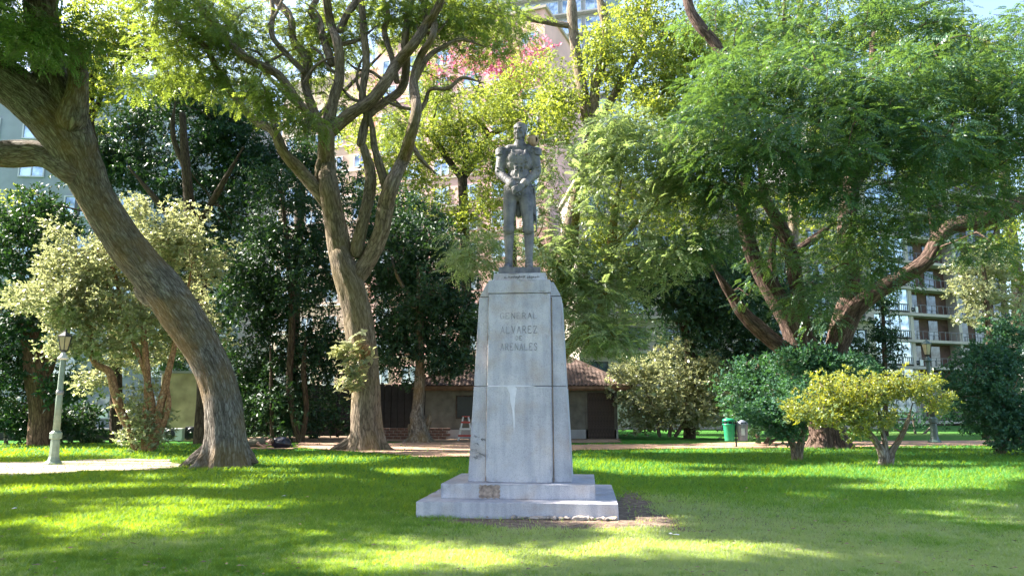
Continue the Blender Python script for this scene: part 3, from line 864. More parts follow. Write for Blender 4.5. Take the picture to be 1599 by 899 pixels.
# right apartment house with glazed bays
def right_house():
    Y0 = 74.0; rz = math.radians(21)
    o = px(1310, 640, Y0)
    root = empty('apartment_house', (o.x, Y0, 0), 'concrete apartment house with stacked glazed balcony bays behind the right tree', 'building', rz=rz)
    Wd = 27.0
    box('wall', (Wd / 2, 5.4, 16), (Wd, 8, 32), M['conc_grey'], root)
    fh = 2.75
    # (left recess 0-4.6 open balconies) (glazed bay 4.9-10.2) (pier) (right open balconies 10.7-18)
    bm = bmesh.new(); bm_box(bm, (0, -.0, 16), (.45, 1.5, 32)); pier = from_bm('pier', bm, M['conc_beige'], root); pier.location = (4.7, .75, 0)
    p2 = pier.copy(); COL.objects.link(p2); p2.location = (10.5, .75, 0)
    p3 = pier.copy(); COL.objects.link(p3); p3.location = (17.4, .75, 0)
    # meshes for a bay
    bw = 5.2
    bm = bmesh.new()
    for i in range(5): bm_box(bm, (i * bw / 4, 0, fh / 2 + .05), (.09, .12, fh - .38))
    for z in (.3, 1.0, fh - .2): bm_box(bm, (bw / 2, .015, z), (bw - .02, .08, .07))
    fo = from_bm('window', bm, M['frame_white'], root); me_f = fo.data
    po = box('pane', (0, 0, 0), (bw / 4 - .12, .02, fh - .55), M['glass_blue'], fo); me_p = po.data
    bm = bmesh.new()
    for i in range(21): bm_box(bm, (i * bw / 20, 0, .45), (.03, .03, .8))
    bm_box(bm, (bw / 2, 0, .88), (bw, .05, .05))
    rl_ = from_bm('railing', bm, M['frame_dark'], root); me_r = rl_.data
    firstw = [fo]; firstp = [po]; firstr = [rl_]
    slabs = None
    for f in range(11):
        z = .35 + f * fh
        if slabs is None:
            s = box('floor_slab', (Wd / 2, 0, 0), (Wd + .1, 1.6, .28), M['conc_beige'], root); slabs = s.data
        else:
            s = bpy.data.objects.new('floor_slab', slabs); COL.objects.link(s); s.parent = root
        s.location = (0, .52, z)
        w_ = firstw.pop() if firstw else bpy.data.objects.new('window', me_f)
        if w_.name not in COL.objects: COL.objects.link(w_); w_.parent = root
        w_.location = (5.0, .1, z + .1)
        for k in range(4):
            p = firstp.pop() if firstp else bpy.data.objects.new('pane', me_p)
            if p.name not in COL.objects: COL.objects.link(p); p.parent = w_
            p.location = ((k + .5) * bw / 4, .0, fh / 2 + .05)
        for (x, sx) in ((5.0, 1), (10.9, 3.06), (.2, .84)):
            r = firstr.pop() if firstr else bpy.data.objects.new('railing', me_r)
            if r.name not in COL.objects: COL.objects.link(r); r.parent = root
            r.location = (x, -.15 if x != 5.0 else -.05, z + .14); r.scale = (sx, 1, 1)
        # recessed brick backs behind the open balconies
    bm = bmesh.new(); bm_box(bm, (18.8, 1.36, 16), (15.9, .1, 31.5)); bm_box(bm, (2.3, 1.36, 16), (4.2, .1, 31.5)); from_bm('recess_wall', bm, M['brick_red'], root)
    dm = None
    for f in range(11):
        for x in (1.6, 3.4, 12.2, 14.9, 19.4, 21.8, 25.0):
            if dm is None:
                d = box('balcony_door', (0, 0, 0), (1.3, .06, 2.2), M['black_glass'], root); dm = d.data
            else:
                d = bpy.data.objects.new('balcony_door', dm); COL.objects.link(d); d.parent = root
            d.location = (x, 1.27, .35 + f * fh + 1.28)
    box('parapet', (Wd / 2, 4.5, 32.3), (Wd + .4, 10, .6), M['conc_beige'], root)
    return root
RH = right_house()

# ---- the tiled hut behind the monument
def hut():
    c0 = G(965, 684.5); Y0 = c0.y; x1 = c0.x; x0 = px(664, 640, Y0).x
    root = empty('park_hut', ((x0 + x1) / 2, Y0, 0), 'low grey park hut with brown tiled hip roof behind the monument', 'hut', rz=0)
    w = x1 - x0; hgt = 2.75; dp = 8.0
    box('wall', (0, dp / 2, hgt / 2), (w, dp, hgt), M['hut_wall'], root)
    box('plinth_course', (0, -.03, .25), (w + .02, .1, .5), M['conc_grey'], root)
    # door
    dx = px(938, 650, Y0).x - (x0 + x1) / 2; dw = 1.5; dh = 2.55
    box('door_frame', (dx, -.055, dh / 2 + .06), (dw + .2, .05, dh + .1), M['hut_wall'], root)
    door = box('door', (dx, -.10, dh / 2 + .02), (dw, .05, dh), M['wood_dark'], root)
    pm = None
    for k in range(9):
        x = dx - dw / 2 + (k + .5) * dw / 9
        if pm is None: p = box('plank', (0, 0, 0), (dw / 9 - .025, .03, dh - .1), M['wood_dark'], door, bev=.004); pm = p.data
        else: p = bpy.data.objects.new('plank', pm); COL.objects.link(p); p.parent = door
        p.location = (x, -.138, dh / 2 + .02)
    # window and recessed bay on the left
    wx = px(728, 630, Y0).x - (x0 + x1) / 2
    wo = box('window', (wx, -.05, 1.75), (1.15, .06, 1.3), M['wood_dark'], root)
    box('pane', (wx, -.09, 1.75), (1.0, .02, 1.15), M['black'], wo)
    # beam under the eaves
    box('beam', (0, -.5, hgt + .02), (w + 1.0, .12, .2), M['tile_dark'], root)
    # hip roof, wavy tile rows as real relief
    ov = .75; ez = hgt + .15; rise = 2.6
    X0, X1, Y0_, Y1_ = -w / 2 - ov, w / 2 + ov, -ov, dp + ov
    cy = (Y0_ + Y1_) / 2; run = cy - Y0_
    V = []; Fc = []
    def slope(A, B, C, D, nu, nv):
        A, B, C, D = map(Vector, (A, B, C, D)); base = len(V)
        nrm = (B - A).cross(D - A).normalized()
        for j in range(nv + 1):
            t = j / nv
            for i in range(nu + 1):
                s = i / nu
                p = (A.lerp(B, s)).lerp(D.lerp(C, s), t)
                L = (p - A).dot((B - A).normalized())
                step = (1 - (t * nv / 4 % 1)) * .035
                p = p + nrm * (.05 * abs(math.sin(L * math.pi / .22)) + step)
                V.append(tuple(p))
        for j in range(nv):
            for i in range(nu):
                a = base + j * (nu + 1) + i
                Fc.append((a, a + 1, a + nu + 2, a + nu + 1))
    R0 = (X0 + run, cy, ez + rise); R1 = (X1 - run, cy, ez + rise)
    slope((X0, Y0_, ez), (X1, Y0_, ez), R1, R0, 380, 40)
    slope((X1, Y0_, ez), (X1, Y1_, ez), R1, R1, 160, 40)
    slope((X0, Y1_, ez), (X0, Y0_, ez), R0, R0, 100, 20)
    slope((X1, Y1_, ez), (X0, Y1_, ez), R0, R1, 40, 4)
    me = bpy.data.meshes.new('roof'); me.from_pydata(V, [], Fc); ro = link_mesh('roof', me, M['tile'], root)
    bm = bmesh.new()
    for a, b in (((X1, Y0_, ez + .06), (R1[0], R1[1], R1[2] + .07)), ((X0, Y0_, ez + .06), (R0[0], R0[1], R0[2] + .07)), (R0, R1)): bar(bm, a, b, .16, .12)
    from_bm('ridge_tiles', bm, M['tile'], ro)
    bm = bmesh.new()
    bm_box(bm, (0, Y0_ + .02, ez - .07), (X1 - X0, .05, .16)); bm_box(bm, (X1 - .02, cy, ez - .07), (.05, Y1_ - Y0_ - .1, .16)); bm_box(bm, (0, cy, ez - .03), (X1 - X0 - .1, Y1_ - Y0_ - .1, .05))
    from_bm('eaves', bm, M['tile_dark'], root)
hut()

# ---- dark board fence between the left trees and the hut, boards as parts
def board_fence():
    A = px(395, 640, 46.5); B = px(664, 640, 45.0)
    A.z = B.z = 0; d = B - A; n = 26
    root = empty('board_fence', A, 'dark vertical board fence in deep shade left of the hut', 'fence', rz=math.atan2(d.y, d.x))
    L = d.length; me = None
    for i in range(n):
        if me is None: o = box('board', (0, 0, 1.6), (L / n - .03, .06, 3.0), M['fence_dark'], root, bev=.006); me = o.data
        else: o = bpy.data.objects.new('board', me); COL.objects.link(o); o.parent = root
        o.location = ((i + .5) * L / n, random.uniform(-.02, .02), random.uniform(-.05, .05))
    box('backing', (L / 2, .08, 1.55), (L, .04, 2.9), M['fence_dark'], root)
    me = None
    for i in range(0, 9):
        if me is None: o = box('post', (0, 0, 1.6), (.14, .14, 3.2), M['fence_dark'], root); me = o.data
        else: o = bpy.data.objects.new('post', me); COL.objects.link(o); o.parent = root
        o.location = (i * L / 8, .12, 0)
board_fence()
def brick_wall(name, label, A, B, hgt, rows):
    A = Vector(A); B = Vector(B); d = B - A; L = d.length
    root = empty(name, A, label, 'wall', rz=math.atan2(d.y, d.x))
    box('wall_core', (L / 2, 0, hgt / 2), (L, .2, hgt - .02), M['mortar'], root)
    bh = hgt / rows; bl_ = .42; me = None
    for r in range(rows):
        x = -(r % 2) * bl_ / 2
        while x < L - .2:
            if x > -.01:
                if me is None: o = box('brick', (0, 0, 0), (bl_ - .03, .26, bh - .025), M['brickbase'], root, bev=.01); me = o.data
                else: o = bpy.data.objects.new('brick', me); COL.objects.link(o); o.parent = root
                o.location = (x + bl_ / 2, random.uniform(-.015, .015), (r + .5) * bh)
            x += bl_
pA = px(590, 640, 42.2); pB = px(700, 640, 42.2)
brick_wall('low_brick_wall', 'low dark red brick wall between the central trunk and the swollen trunk', (pA.x, 42.6, 0), (pB.x, 42.6, 0), .62, 4)

# ---- cream wall stub behind the reddish bush trunks
a_ = px(248, 640, 40); b_ = px(345, 640, 40)
root = empty('cream_wall', ((a_.x + b_.x) / 2, 40, 0), 'stained cream stucco wall behind the reddish bush trunks', 'wall')
box('wall_face', (0, .3, 1.75), (b_.x - a_.x, .5, 3.5), M['stucco'], root, bev=.02)
box('coping', (0, .3, 3.56), (b_.x - a_.x + .2, .7, .12), M['conc_grey'], root)
# low dark wall / hedge border on the left
a_ = px(-120, 640, 41.5); b_ = px(246, 640, 40.5)
root = empty('low_dark_wall', ((a_.x + b_.x) / 2, 41.2, 0), 'low dark wall at the back of the lawn on the left', 'wall')
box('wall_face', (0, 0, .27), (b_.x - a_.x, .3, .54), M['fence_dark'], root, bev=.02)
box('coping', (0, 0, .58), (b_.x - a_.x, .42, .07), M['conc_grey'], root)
# leaning blue-grey slab and slender poles
p = G(152, 689)
root = box('stone_pillar', (0, 0, .95), (.45, .4, 1.9), M['conc_grey'], None, taper=(.55, .7), bev=.02); root.location = (p.x - .3, 39.2, 0)
tag(root, 'narrow blue-grey stone pillar in shade beyond the left lamp', 'pillar')
for i, (u, v0, Yp, lab) in enumerate(((134, 604, 39.5, 'pale slender pole right of the left lamp post'), (52, 648, 39.8, 'pale slender pole left of the left lamp post'), (79, 620, 39.3, 'pair member pole standing just left of the lamp post, partly hidden'))):
    t = px(u, v0, Yp)
    o = lathe('pole', [(.04, 0), (.035, t.z * .5), (.03, t.z), (.012, t.z + .04)], simple('pale_pole', (.42, .38, .24), .7, 0, .15, 8) if i == 0 else bpy.data.materials['pale_pole'], seg=8)
    o.location = (t.x, Yp, 0); tag(o, lab, 'pole', 'slender poles behind the left lamp')
bpy.data.objects['pole.002']['label'] = 'pale slender pole rising directly behind the left lamp post'

# ---- air conditioning units
def ac_unit(loc, s, label, dark=False, group='air conditioning units'):
    root = empty('air_conditioner', loc, label, 'air conditioner', group)
    w, d, h = .95 * s, .35 * s, .62 * s
    box('casing', (0, 0, h / 2 + .06), (w, d, h), M['metal_dark'] if dark else M['white_paint'], root, bev=.015)
    f = lathe('fan_grille', [(.25 * s, 0), (.26 * s, .02), (.22 * s, .03), (.05 * s, .035), (.04 * s, .05), (.001, .055)], M['black'], root, 24)
    f.rotation_euler = (math.pi / 2, 0, 0); f.location = (-w * .14, -d / 2 - .002, h / 2 + .06)
    hb = lathe('fan_hub', [(.045 * s, 0), (.03 * s, .02), (.001, .025)], M['white_paint'], root, 10)
    hb.rotation_euler = (math.pi / 2, 0, 0); hb.location = (-w * .14, -d / 2 - .06, h / 2 + .06)
    for x in (-w * .35, w * .35): box('foot', (x, 0, .03), (.08, d + .04, .06), M['metal_dark'], root)
t = G(267, 690); ac_unit((t.x * 38.3 / t.y, 38.6, .02), .98, 'white air conditioner with dark fan in front of the cream wall')
t = G(296, 690); ac_unit((t.x * 38.3 / t.y, 38.9, .12), .95, 'dark air conditioner right of the white one by the cream wall', True)
def rh_pt(x, y, z): return RH.matrix_basis @ Vector((x, y, z))
RHm = Matrix.Translation(RH.location) @ Matrix.Rotation(RH.rotation_euler.z, 4, 'Z')
for (x, f, lab) in ((9.4, 4, 'white air conditioner on the balcony ledge beside the upper glazed bay'), (9.5, 2, 'white air conditioner on the ledge beside the lower glazed bay')):
    q = RHm @ Vector((x + 1.45, .1, .35 + f * 2.75 + .14)); ac_unit(q, 1.0, lab)

# ================================================================== MONUMENT
def frustum(bm, z0, z1, x0, x1, ya0, yb0, X0, X1, ya1, yb1, bev=.012):
    vs = [bm.verts.new(p) for p in ((x0, ya0, z0), (x1, ya0, z0), (x1, yb0, z0), (x0, yb0, z0), (X0, ya1, z1), (X1, ya1, z1), (X1, yb1, z1), (X0, yb1, z1))]
    fs = [bm.faces.new([vs[i] for i in f]) for f in ((3, 2, 1, 0), (4, 5, 6, 7), (0, 1, 5, 4), (1, 2, 6, 5), (2, 3, 7, 6), (3, 0, 4, 7))]
    if bev:
        bmesh.ops.bevel(bm, geom=list({e for f in fs for e in f.edges}), offset=bev, segments=2, affect='EDGES', profile=.6)

def worn(name, fr, mat, parent, amp=.006, cut=.07, label=None):
    """stone block with subdivided, slightly uneven faces and chipped arrises"""
    bm = bmesh.new(); frustum(bm, *fr)
    bmesh.ops.triangulate(bm, faces=bm.faces[:])
    for _ in range(5):
        es = [e for e in bm.edges if e.calc_length() > cut * 1.6]
        if not es: break
        bmesh.ops.subdivide_edges(bm, edges=es, cuts=1)
        bmesh.ops.triangulate(bm, faces=[f for f in bm.faces if len(f.verts) > 3])
    bm.normal_update()
    P = np.array([list(v.co) for v in bm.verts]); n1 = fbm(P * 5, 61, 3) - .5; n2 = np.clip(fbm(P * 9, 71, 3) - .60, 0, 1)
    for v, a, b in zip(bm.verts, n1, n2):
        edge = 1.0 if len({tuple(round(c, 1) for c in f.normal) for f in v.link_faces}) > 1 else 0.0
        v.co += v.normal * (a * amp - edge * b * .12)
    o = from_bm(name, bm, mat, parent)
    if label: o['label'] = label
    return o

mon = empty('stone_pedestal', MO, 'tall pale granite pedestal on two steps under the statue', 'pedestal', rz=-MT)
cx = -.025
worn('lower_step', (-.03, .215, -1.55, 1.52, 0, 3.0, -1.55, 1.52, .0, 3.0), M['granite'], mon)
worn('upper_step', (.215, .445, -1.25, 1.19, .44, 2.45, -1.25, 1.19, .44, 2.45), M['granite'], mon)
def lerp(a, b, t): return a + (b - a) * t
def hw(z):   # half width of the wide body
    return lerp(.845, .70, (z - .445) / (3.50 - .445))
def yf(z): return lerp(.79, .93, (z - .445) / (3.50 - .445))
def yb(z): return lerp(2.15, 2.0, (z - .445) / (3.50 - .445))
zs = 1.985
c1 = cx; g = .004
worn('lower_block', (.447, zs - g, c1 - hw(.445), c1 + hw(.445), yf(.445), yb(.445), c1 - hw(zs) + .0, c1 + hw(zs), yf(zs), yb(zs)), M['granite'], mon)
worn('upper_block', (zs + g, 3.495, c1 - hw(zs), c1 + hw(zs) - .005, yf(zs) + .004, yb(zs), c1 - .70, c1 + .70, yf(3.5), yb(3.5)), M['granite'], mon)
worn('shoulder_block', (3.505, 3.745, c1 - .695, c1 + .695, .94, 2.0, c1 - .575, c1 + .57, .96, 1.95), M['granite'], mon)
worn('lower_panel', (.449, zs - g, c1 - .545, c1 + .535, .665, .86, c1 - .53, c1 + .525, .71, 1.0), M['granite'], mon)
worn('upper_panel', (zs + g, 3.535, c1 - .53, c1 + .525, .713, 1.0, c1 - .525, c1 + .515, .81, 1.1), M['granite'], mon)
worn('frieze_block', (3.541, 3.765, c1 - .54, c1 + .53, .79, 1.95, c1 - .53, c1 + .52, .80, 1.95), M['granite'], mon, label='plain frieze block projecting above the inscribed panel')
worn('cap_block', (3.768, 3.91, c1 - .465, c1 + .445, .95, 1.9, c1 - .46, c1 + .44, .955, 1.9), M['granite'], mon, label='narrow cap block with faded scribbles')
for sx in (-1, 1):     # dark strips added along the joints between the panel and the flanks
    bm = bmesh.new()
    for za, zb in ((.46, 1.98), (1.995, 3.48)):
        xa = c1 + sx * lerp(.556, .535, (za - .45) / 3.05); xb = c1 + sx * lerp(.556, .535, (zb - .45) / 3.05)
        bar(bm, (xa, yf(za) - .002, za), (xb, yf(zb) - .002, zb), .016, .012)
    from_bm('joint_strip', bm, M['soil'], mon)['kind'] = 'stuff'
# white lime run below the middle joint
def pface(z): return lerp(.665, .71, (z - .449) / (zs - .449)) if z < zs else lerp(.713, .81, (z - zs) / (3.535 - zs))
def on_face(bm, pts, off, thick):
    """thin raised shape following the sloping panel face; pts (x,z) outline"""
    f = [bm.verts.new((x, pface(z) - off - thick, z)) for x, z in pts]
    k = [bm.verts.new((x, pface(z) - off + .006, z)) for x, z in pts]
    bm.faces.new(f); n = len(pts)
    for i in range(n): bm.faces.new((f[i], f[(i + 1) % n], k[(i + 1) % n], k[i]))
bm = bmesh.new()
on_face(bm, [(-.24, 1.985), (-.10, 1.985), (-.06, 1.95), (-.085, 1.78), (-.10, 1.60), (-.09, 1.42), (-.105, 1.22), (-.12, 1.42), (-.135, 1.6), (-.165, 1.72), (-.175, 1.86), (-.21, 1.93)], .003, .002)
bmesh.ops.triangulate(bm, faces=[f for f in bm.faces if len(f.verts) > 4])
o = from_bm('lime_run', bm, M['white_lime'], mon); o['label'] = 'white lime streak running down from the middle joint'
bm = bmesh.new()
on_face(bm, [(c1 - .52, 1.974), (c1 + .30, 1.978), (c1 + .18, 1.992), (-.1, 2.0), (-.3, 1.996), (c1 - .52, 1.99)], .003, .003)
bmesh.ops.triangulate(bm, faces=[f for f in bm.faces if len(f.verts) > 4])
from_bm('joint_mortar', bm, M['white_lime'], mon)
# brown patched square on the upper step
bm = bmesh.new(); bmesh.ops.create_grid(bm, x_segments=10, y_segments=8, size=.5)
for v in bm.verts:
    x, z = v.co.x, v.co.y
    v.co = Vector((-.47 + x * .33 + .012 * math.sin(z * 19), .436 - .004 * random.random(), .33 + z * .20 + .01 * math.sin(x * 23)))
o = from_bm('patch', bm, M['patch'], mon); o['label'] = 'brown rough patched square on the upper step'
# dark worn graffiti stain patch on the left flank
bm = bmesh.new(); rr = random.Random(4)
for k in range(11):
    x0 = c1 - .80 + rr.uniform(0, .20); z0 = .78 + rr.uniform(0, .42)
    y = yf(z0) - .004
    pts = [(x0 + .03 * math.sin(j * 1.3 + k) + j * .012, z0 + .02 * math.cos(j * 1.7 + k)) for j in range(7)]
    for (xa, za), (xb, zb) in zip(pts[:-1], pts[1:]):
        bar(bm, (xa, y - .001, za), (xb, y - .001, zb), .006, .008)
from_bm('scribble', bm, M['cut_shade_scribble'], mon)['kind'] = 'stuff'
# mortar crumbs along the right half of the foot
bm = bmesh.new()
for k in range(34):
    x = rr.uniform(-.55, 1.5) ; s = rr.uniform(.02, .055) * (1.2 if 0 < x < 1 else .8)
    m_ = Matrix.Translation((x, -.02 - rr.uniform(0, .07), .012)) @ Matrix.Rotation(rr.uniform(0, 3), 4, 'Z') @ Matrix.Diagonal((s * rr.uniform(1.2, 3.2), s, s * rr.uniform(.5, 1), 1))
    bmesh.ops.create_icosphere(bm, subdivisions=1, radius=1, matrix=m_)
for v in bm.verts: v.co += Vector((rr.uniform(-1, 1), rr.uniform(-1, 1), rr.uniform(-.7, .7))) * .009
from_bm('broken_mortar', bm, M['mortar'], mon)['kind'] = 'stuff'

# inscription: raised dark strokes, their colour standing for shade in cut serif capitals
STROKES = {
    'G': [[(.85, .8), (.6, 1), (.3, .95), (.08, .6), (.1, .3), (.35, .02), (.65, .02), (.85, .15), (.85, .45), (.6, .45)]],
    'E': [[(.75, .85), (.75, 1), (.1, 1), (.1, 0), (.8, 0), (.8, .15)], [(.1, .52), (.6, .52)]],
    'N': [[(.02, 0), (.12, 0), (.12, 1), (.85, 0), (.85, 1), (.95, 1)]],
    'R': [[(.1, 0), (.1, 1), (.55, 1), (.75, .85), (.72, .6), (.5, .5), (.1, .5)], [(.45, .5), (.85, 0), (.95, 0)]],
    'A': [[(-.02, 0), (.1, 0), (.48, 1), (.86, 0), (.98, 0)], [(.24, .36), (.72, .36)]],
    'L': [[(.1, 1), (.1, 0), (.75, 0), (.75, .18)]],
    'V': [[(-.02, 1), (.08, 1), (.46, 0), (.86, 1), (.96, 1)]],
    'Z': [[(.1, .85), (.1, 1), (.82, 1), (.08, 0), (.85, 0), (.85, .16)]],
    'D': [[(.1, 0), (.1, 1), (.5, .97), (.8, .7), (.8, .3), (.5, .03), (.1, 0)]],
    'S': [[(.75, .82), (.55, 1), (.25, .98), (.12, .78), (.3, .58), (.62, .45), (.78, .22), (.55, 0), (.25, 0), (.1, .18)]],
}
def text_row(word, xl, xr, z, hgt, mat, faint=()):
    n = len(word); wsum = (xr - xl) / n
    root_o = None
    for i, ch in enumerate(word):
        bm = bmesh.new(); x0 = xl + i * wsum; wch = wsum * .80
        wd = .011 if i not in faint else .005
        for st in STROKES[ch]:
            for (xa, za), (xb, zb) in zip(st[:-1], st[1:]):
                A = (x0 + xa * wch, 0, z + za * hgt); B = (x0 + xb * wch, 0, z + zb * hgt)
                A = (A[0], pface(A[2]) - .001, A[2]); B = (B[0], pface(B[2]) - .001, B[2])
                bar(bm, A, B, .006, wd)
        from_bm('letter', bm, mat, mon)
text_row('GENERAL', c1 - .325, c1 + .325, 3.105, .098, M['cut_shade_scribble'], (0, 1, 3))
text_row('ALVAREZ', c1 - .315, c1 + .325, 2.86, .118, M['cut_shade_scribble'], (0,))
text_row('DE', c1 - .06, c1 + .06, 2.745, .068, M['cut_shade_scribble'])
text_row('ARENALES', c1 - .315, c1 + .325, 2.575, .115, M['cut_shade_scribble'], (0,))
bm = bmesh.new()     # unreadable scribbled marks on the cap block
x = c1 - .27
while x < c1 + .30:
    h_ = rr.uniform(.015, .05); zc = 3.835 + rr.uniform(-.012, .012); w_ = rr.uniform(.012, .035)
    pts = [(x, zc - h_ / 2), (x + w_ * .2, zc + h_ / 2), (x + w_ * .6, zc + rr.uniform(-.4, .3) * h_), (x + w_, zc + rr.uniform(-.5, .5) * h_)]
    for (xa, za), (xb, zb) in zip(pts[:-1], pts[1:]): bar(bm, (xa, .946, za), (xb, .946, zb), .006, .007)
    x += w_ + (rr.uniform(.0, .012) if rr.random() > .15 else .04)
from_bm('scribble', bm, M['scribble'], mon)['kind'] = 'stuff'

# ================================================================== STATUE
SY = 13.15
def capsule(bm, a, b, ra, rb, sx=1.0, seg=14):
    """closed tapered capsule"""
    a = Vector(a); b = Vector(b); d = b - a; L = max(d.length, 1e-4)
    q = d.to_track_quat('Z', 'Y').to_matrix() if d.length > 1e-4 else Matrix.Identity(3)
    rings = []
    for t in (-80, -50, -20, 0): rings.append((ra * math.cos(math.radians(t)), ra * math.sin(math.radians(t))))
    for t in (0, 20, 50, 80): rings.append((rb * math.cos(math.radians(t)), L + rb * math.sin(math.radians(t))))
    prev = None; first = None
    for r, z in rings:
        ring = [bm.verts.new(a + q @ Vector((r * math.cos(2 * math.pi * k / seg), r * math.sin(2 * math.pi * k / seg), z))) for k in range(seg)]
        if prev:
            for k in range(seg): bm.faces.new((prev[k], prev[(k + 1) % seg], ring[(k + 1) % seg], ring[k]))
        else: first = ring
        prev = ring
    bm.faces.new(first[::-1]); bm.faces.new(prev)

def ball(bm, c, r, rot=None):
    m_ = Matrix.Translation(Vector(c)) @ (rot.to_4x4() if rot else Matrix.Identity(4)) @ Matrix.Diagonal((r[0], r[1], r[2], 1))
    bmesh.ops.create_uvsphere(bm, u_segments=18, v_segments=12, radius=1, matrix=m_)

def remeshed(name, bm, voxel, smooth, mat, parent, loc=(0, 0, 0), disp=None):
    bmesh.ops.recalc_face_normals(bm, faces=bm.faces[:])
    me = bpy.data.meshes.new('tmp'); bm.to_mesh(me); bm.free()
    ob = bpy.data.objects.new('tmp', me); COL.objects.link(ob)
    md = ob.modifiers.new('r', 'REMESH'); md.mode = 'VOXEL'; md.voxel_size = voxel; md.use_smooth_shade = True
    if smooth:
        ms = ob.modifiers.new('s', 'SMOOTH'); ms.iterations = smooth; ms.factor = .5
    dg = bpy.context.evaluated_depsgraph_get(); dg.update()
    out = bpy.data.meshes.new_from_object(ob.evaluated_get(dg))
    bpy.data.objects.remove(ob)
    out.name = name
    for p in out.polygons: p.use_smooth = True
    return link_mesh(name, out, mat, parent, loc)

FEET = px(811, 413, SY)
PZ = 4.045                      # top of the plinth under the feet
k_ = SY / F                     # metres per photo pixel at the statue
statue = empty('statue', (FEET.x, SY, PZ), 'standing uniformed officer statue of dark weathered stone, hands clasped, on the pedestal', 'statue')
def S(u, v, d=0.0):
    """statue point from photo spot; d metres towards the back"""
    p = px(u, v, SY + d); zt = px(811, 417, SY).z
    return Vector((p.x - FEET.x, d, (p.z - zt)))
bm = bmesh.new()
def cp(a, b, ra, rb): capsule(bm, S(*a), S(*b), ra * k_, rb * k_)
# legs: boots, calves, thighs
for (hx, kx, ax, fx, fd) in ((797, 794.5, 794.5, 791, -.14), (820, 825, 826, 827.5, -.13)):
    cp((hx, 303, .02), (kx, 347, -.03), 11.8, 8.4)
    cp((kx, 345, -.03), (ax + .3, 366, .035), 8.6, 8.4)
    cp((ax + .3, 366, .035), (ax, 401, .03), 8.2, 5.8)
    cp((kx, 352, -.03), (kx, 355, -.03), 9.4, 9.4)            # boot cuff
    cp((ax, 402, .02), (ax, 411, .05), 6.2, 6.4)
    cp((ax, 411, .02), (fx, 412.5, fd - .03), 5.6, 5.0)
    cp((fx, 413, fd), (fx, 413, fd - .07), 4.8, 4.4)
    cp((ax, 413, .08), (ax, 413, .05), 5.4, 5.4)
# pelvis and torso
ball(bm, S(809, 296, .02), (21 * k_, 14.5 * k_, 17 * k_))
cp((806, 285, 0), (812, 285, 0), 15, 15)
ball(bm, S(810, 272, 0), (18.5 * k_, 14.5 * k_, 20 * k_))
ball(bm, S(810, 250, -.01), (23 * k_, 16 * k_, 22 * k_))
ball(bm, S(802, 244, -.09), (11 * k_, 8 * k_, 11 * k_)); ball(bm, S(818, 244, -.09), (11 * k_, 8 * k_, 11 * k_))
cp((788, 235, .03), (832, 234, .03), 9.5, 9.5)
cp((796, 230, .02), (824, 229, .02), 8.5, 8.5)
# coat tails behind the thighs
cp((826, 290, .11), (832, 338, .13), 8, 5); cp((794, 290, .11), (789, 330, .13), 8, 4.5); cp((808, 290, .14), (810, 330, .16), 9, 6)
cp((826, 292, .03), (834, 330, .08), 7, 3.5)
# arms
cp((785, 238, .02), (780.5, 264, .03), 9.5, 7.8); cp((780.5, 264, .03), (783, 270, .0), 8.2, 8.0)
cp((783, 269, -.01), (800, 285, -.20), 7.8, 5.6)
cp((834, 238, .02), (838, 262, .03), 9.5, 7.8); cp((838, 262, .03), (835, 269, .0), 8.2, 8.0)
cp((835, 268, -.01), (817, 284, -.20), 7.8, 5.8)
cp((797, 282, -.165), (799, 284, -.185), 7.0, 7.0); cp((820.5, 281, -.165), (818.5, 283, -.185), 7.0, 7.0)   # cuffs
# hands: the viewer's right hand laid over the left one
ball(bm, S(804, 289, -.225), (6.2 * k_, 3.8 * k_, 5.4 * k_)); ball(bm, S(813, 288, -.245), (6.2 * k_, 3.8 * k_, 5.4 * k_))
for i, (a, b, c) in enumerate((((811, 286.5), (804.5, 287.5), (800.5, 290)), ((811.5, 289), (804.5, 290.5), (800.8, 293)), ((812, 291.2), (805.5, 293.3), (802, 295.3)), ((813, 293), (808, 295.6), (805, 297.2)))):
    cp((*a, -.265), (*b, -.275), 1.9, 1.75); cp((*b, -.275), (*c, -.255), 1.75, 1.45)
cp((814, 284.5, -.26), (808, 282.2, -.285), 2.1, 1.7)
for (a, b, c) in (((805, 293), (809.5, 297), (812, 299.5)), ((803, 294), (806, 299), (808, 301.5)), ((801, 294), (802.5, 299), (804, 301.5))):
    cp((*a, -.235), (*b, -.24), 1.8, 1.65); cp((*b, -.24), (*c, -.225), 1.65, 1.4)
# neck, collar
cp((811.5, 229, .02), (812, 215, .02), 8.4, 7.6)
cp((811, 226.5, .015), (811.5, 221.5, .015), 9.6, 9.2)
# head turned a little to the viewer's left
hc = S(812, 202, .01); yawm = Matrix.Rotation(math.radians(-20), 3, 'Z')
def H(x, y, z): return hc + yawm @ Vector((x * k_, y * k_, z * k_))      # y negative = face
def hb(x, y, z, r): ball(bm, H(x, y, z), tuple(q * k_ for q in r), yawm)
hb(0, 1.5, 4.2, (10.6, 12.0, 11.2))       # skull
hb(0, -2.6, -3.5, (8.4, 8.0, 11.2))      # face
hb(0, -6.8, -11.8, (4.6, 4.2, 3.9))      # chin
hb(-5.8, -1.5, -9, (3.2, 5.5, 4.2)); hb(5.8, -1.5, -9, (3.2, 5.5, 4.2))   # jaw
hb(-3.7, -10.8, 2.9, (3.9, 2.4, 1.4)); hb(3.7, -10.8, 2.9, (3.9, 2.4, 1.4))   # brow
capsule(bm, H(0, -11.0, 2.0), H(0, -14.2, -4.4), 1.3 * k_, 2.0 * k_)     # nose
hb(-1.7, -12.0, -4.9, (1.3, 1.5, 1.1)); hb(1.7, -12.0, -4.9, (1.3, 1.5, 1.1))
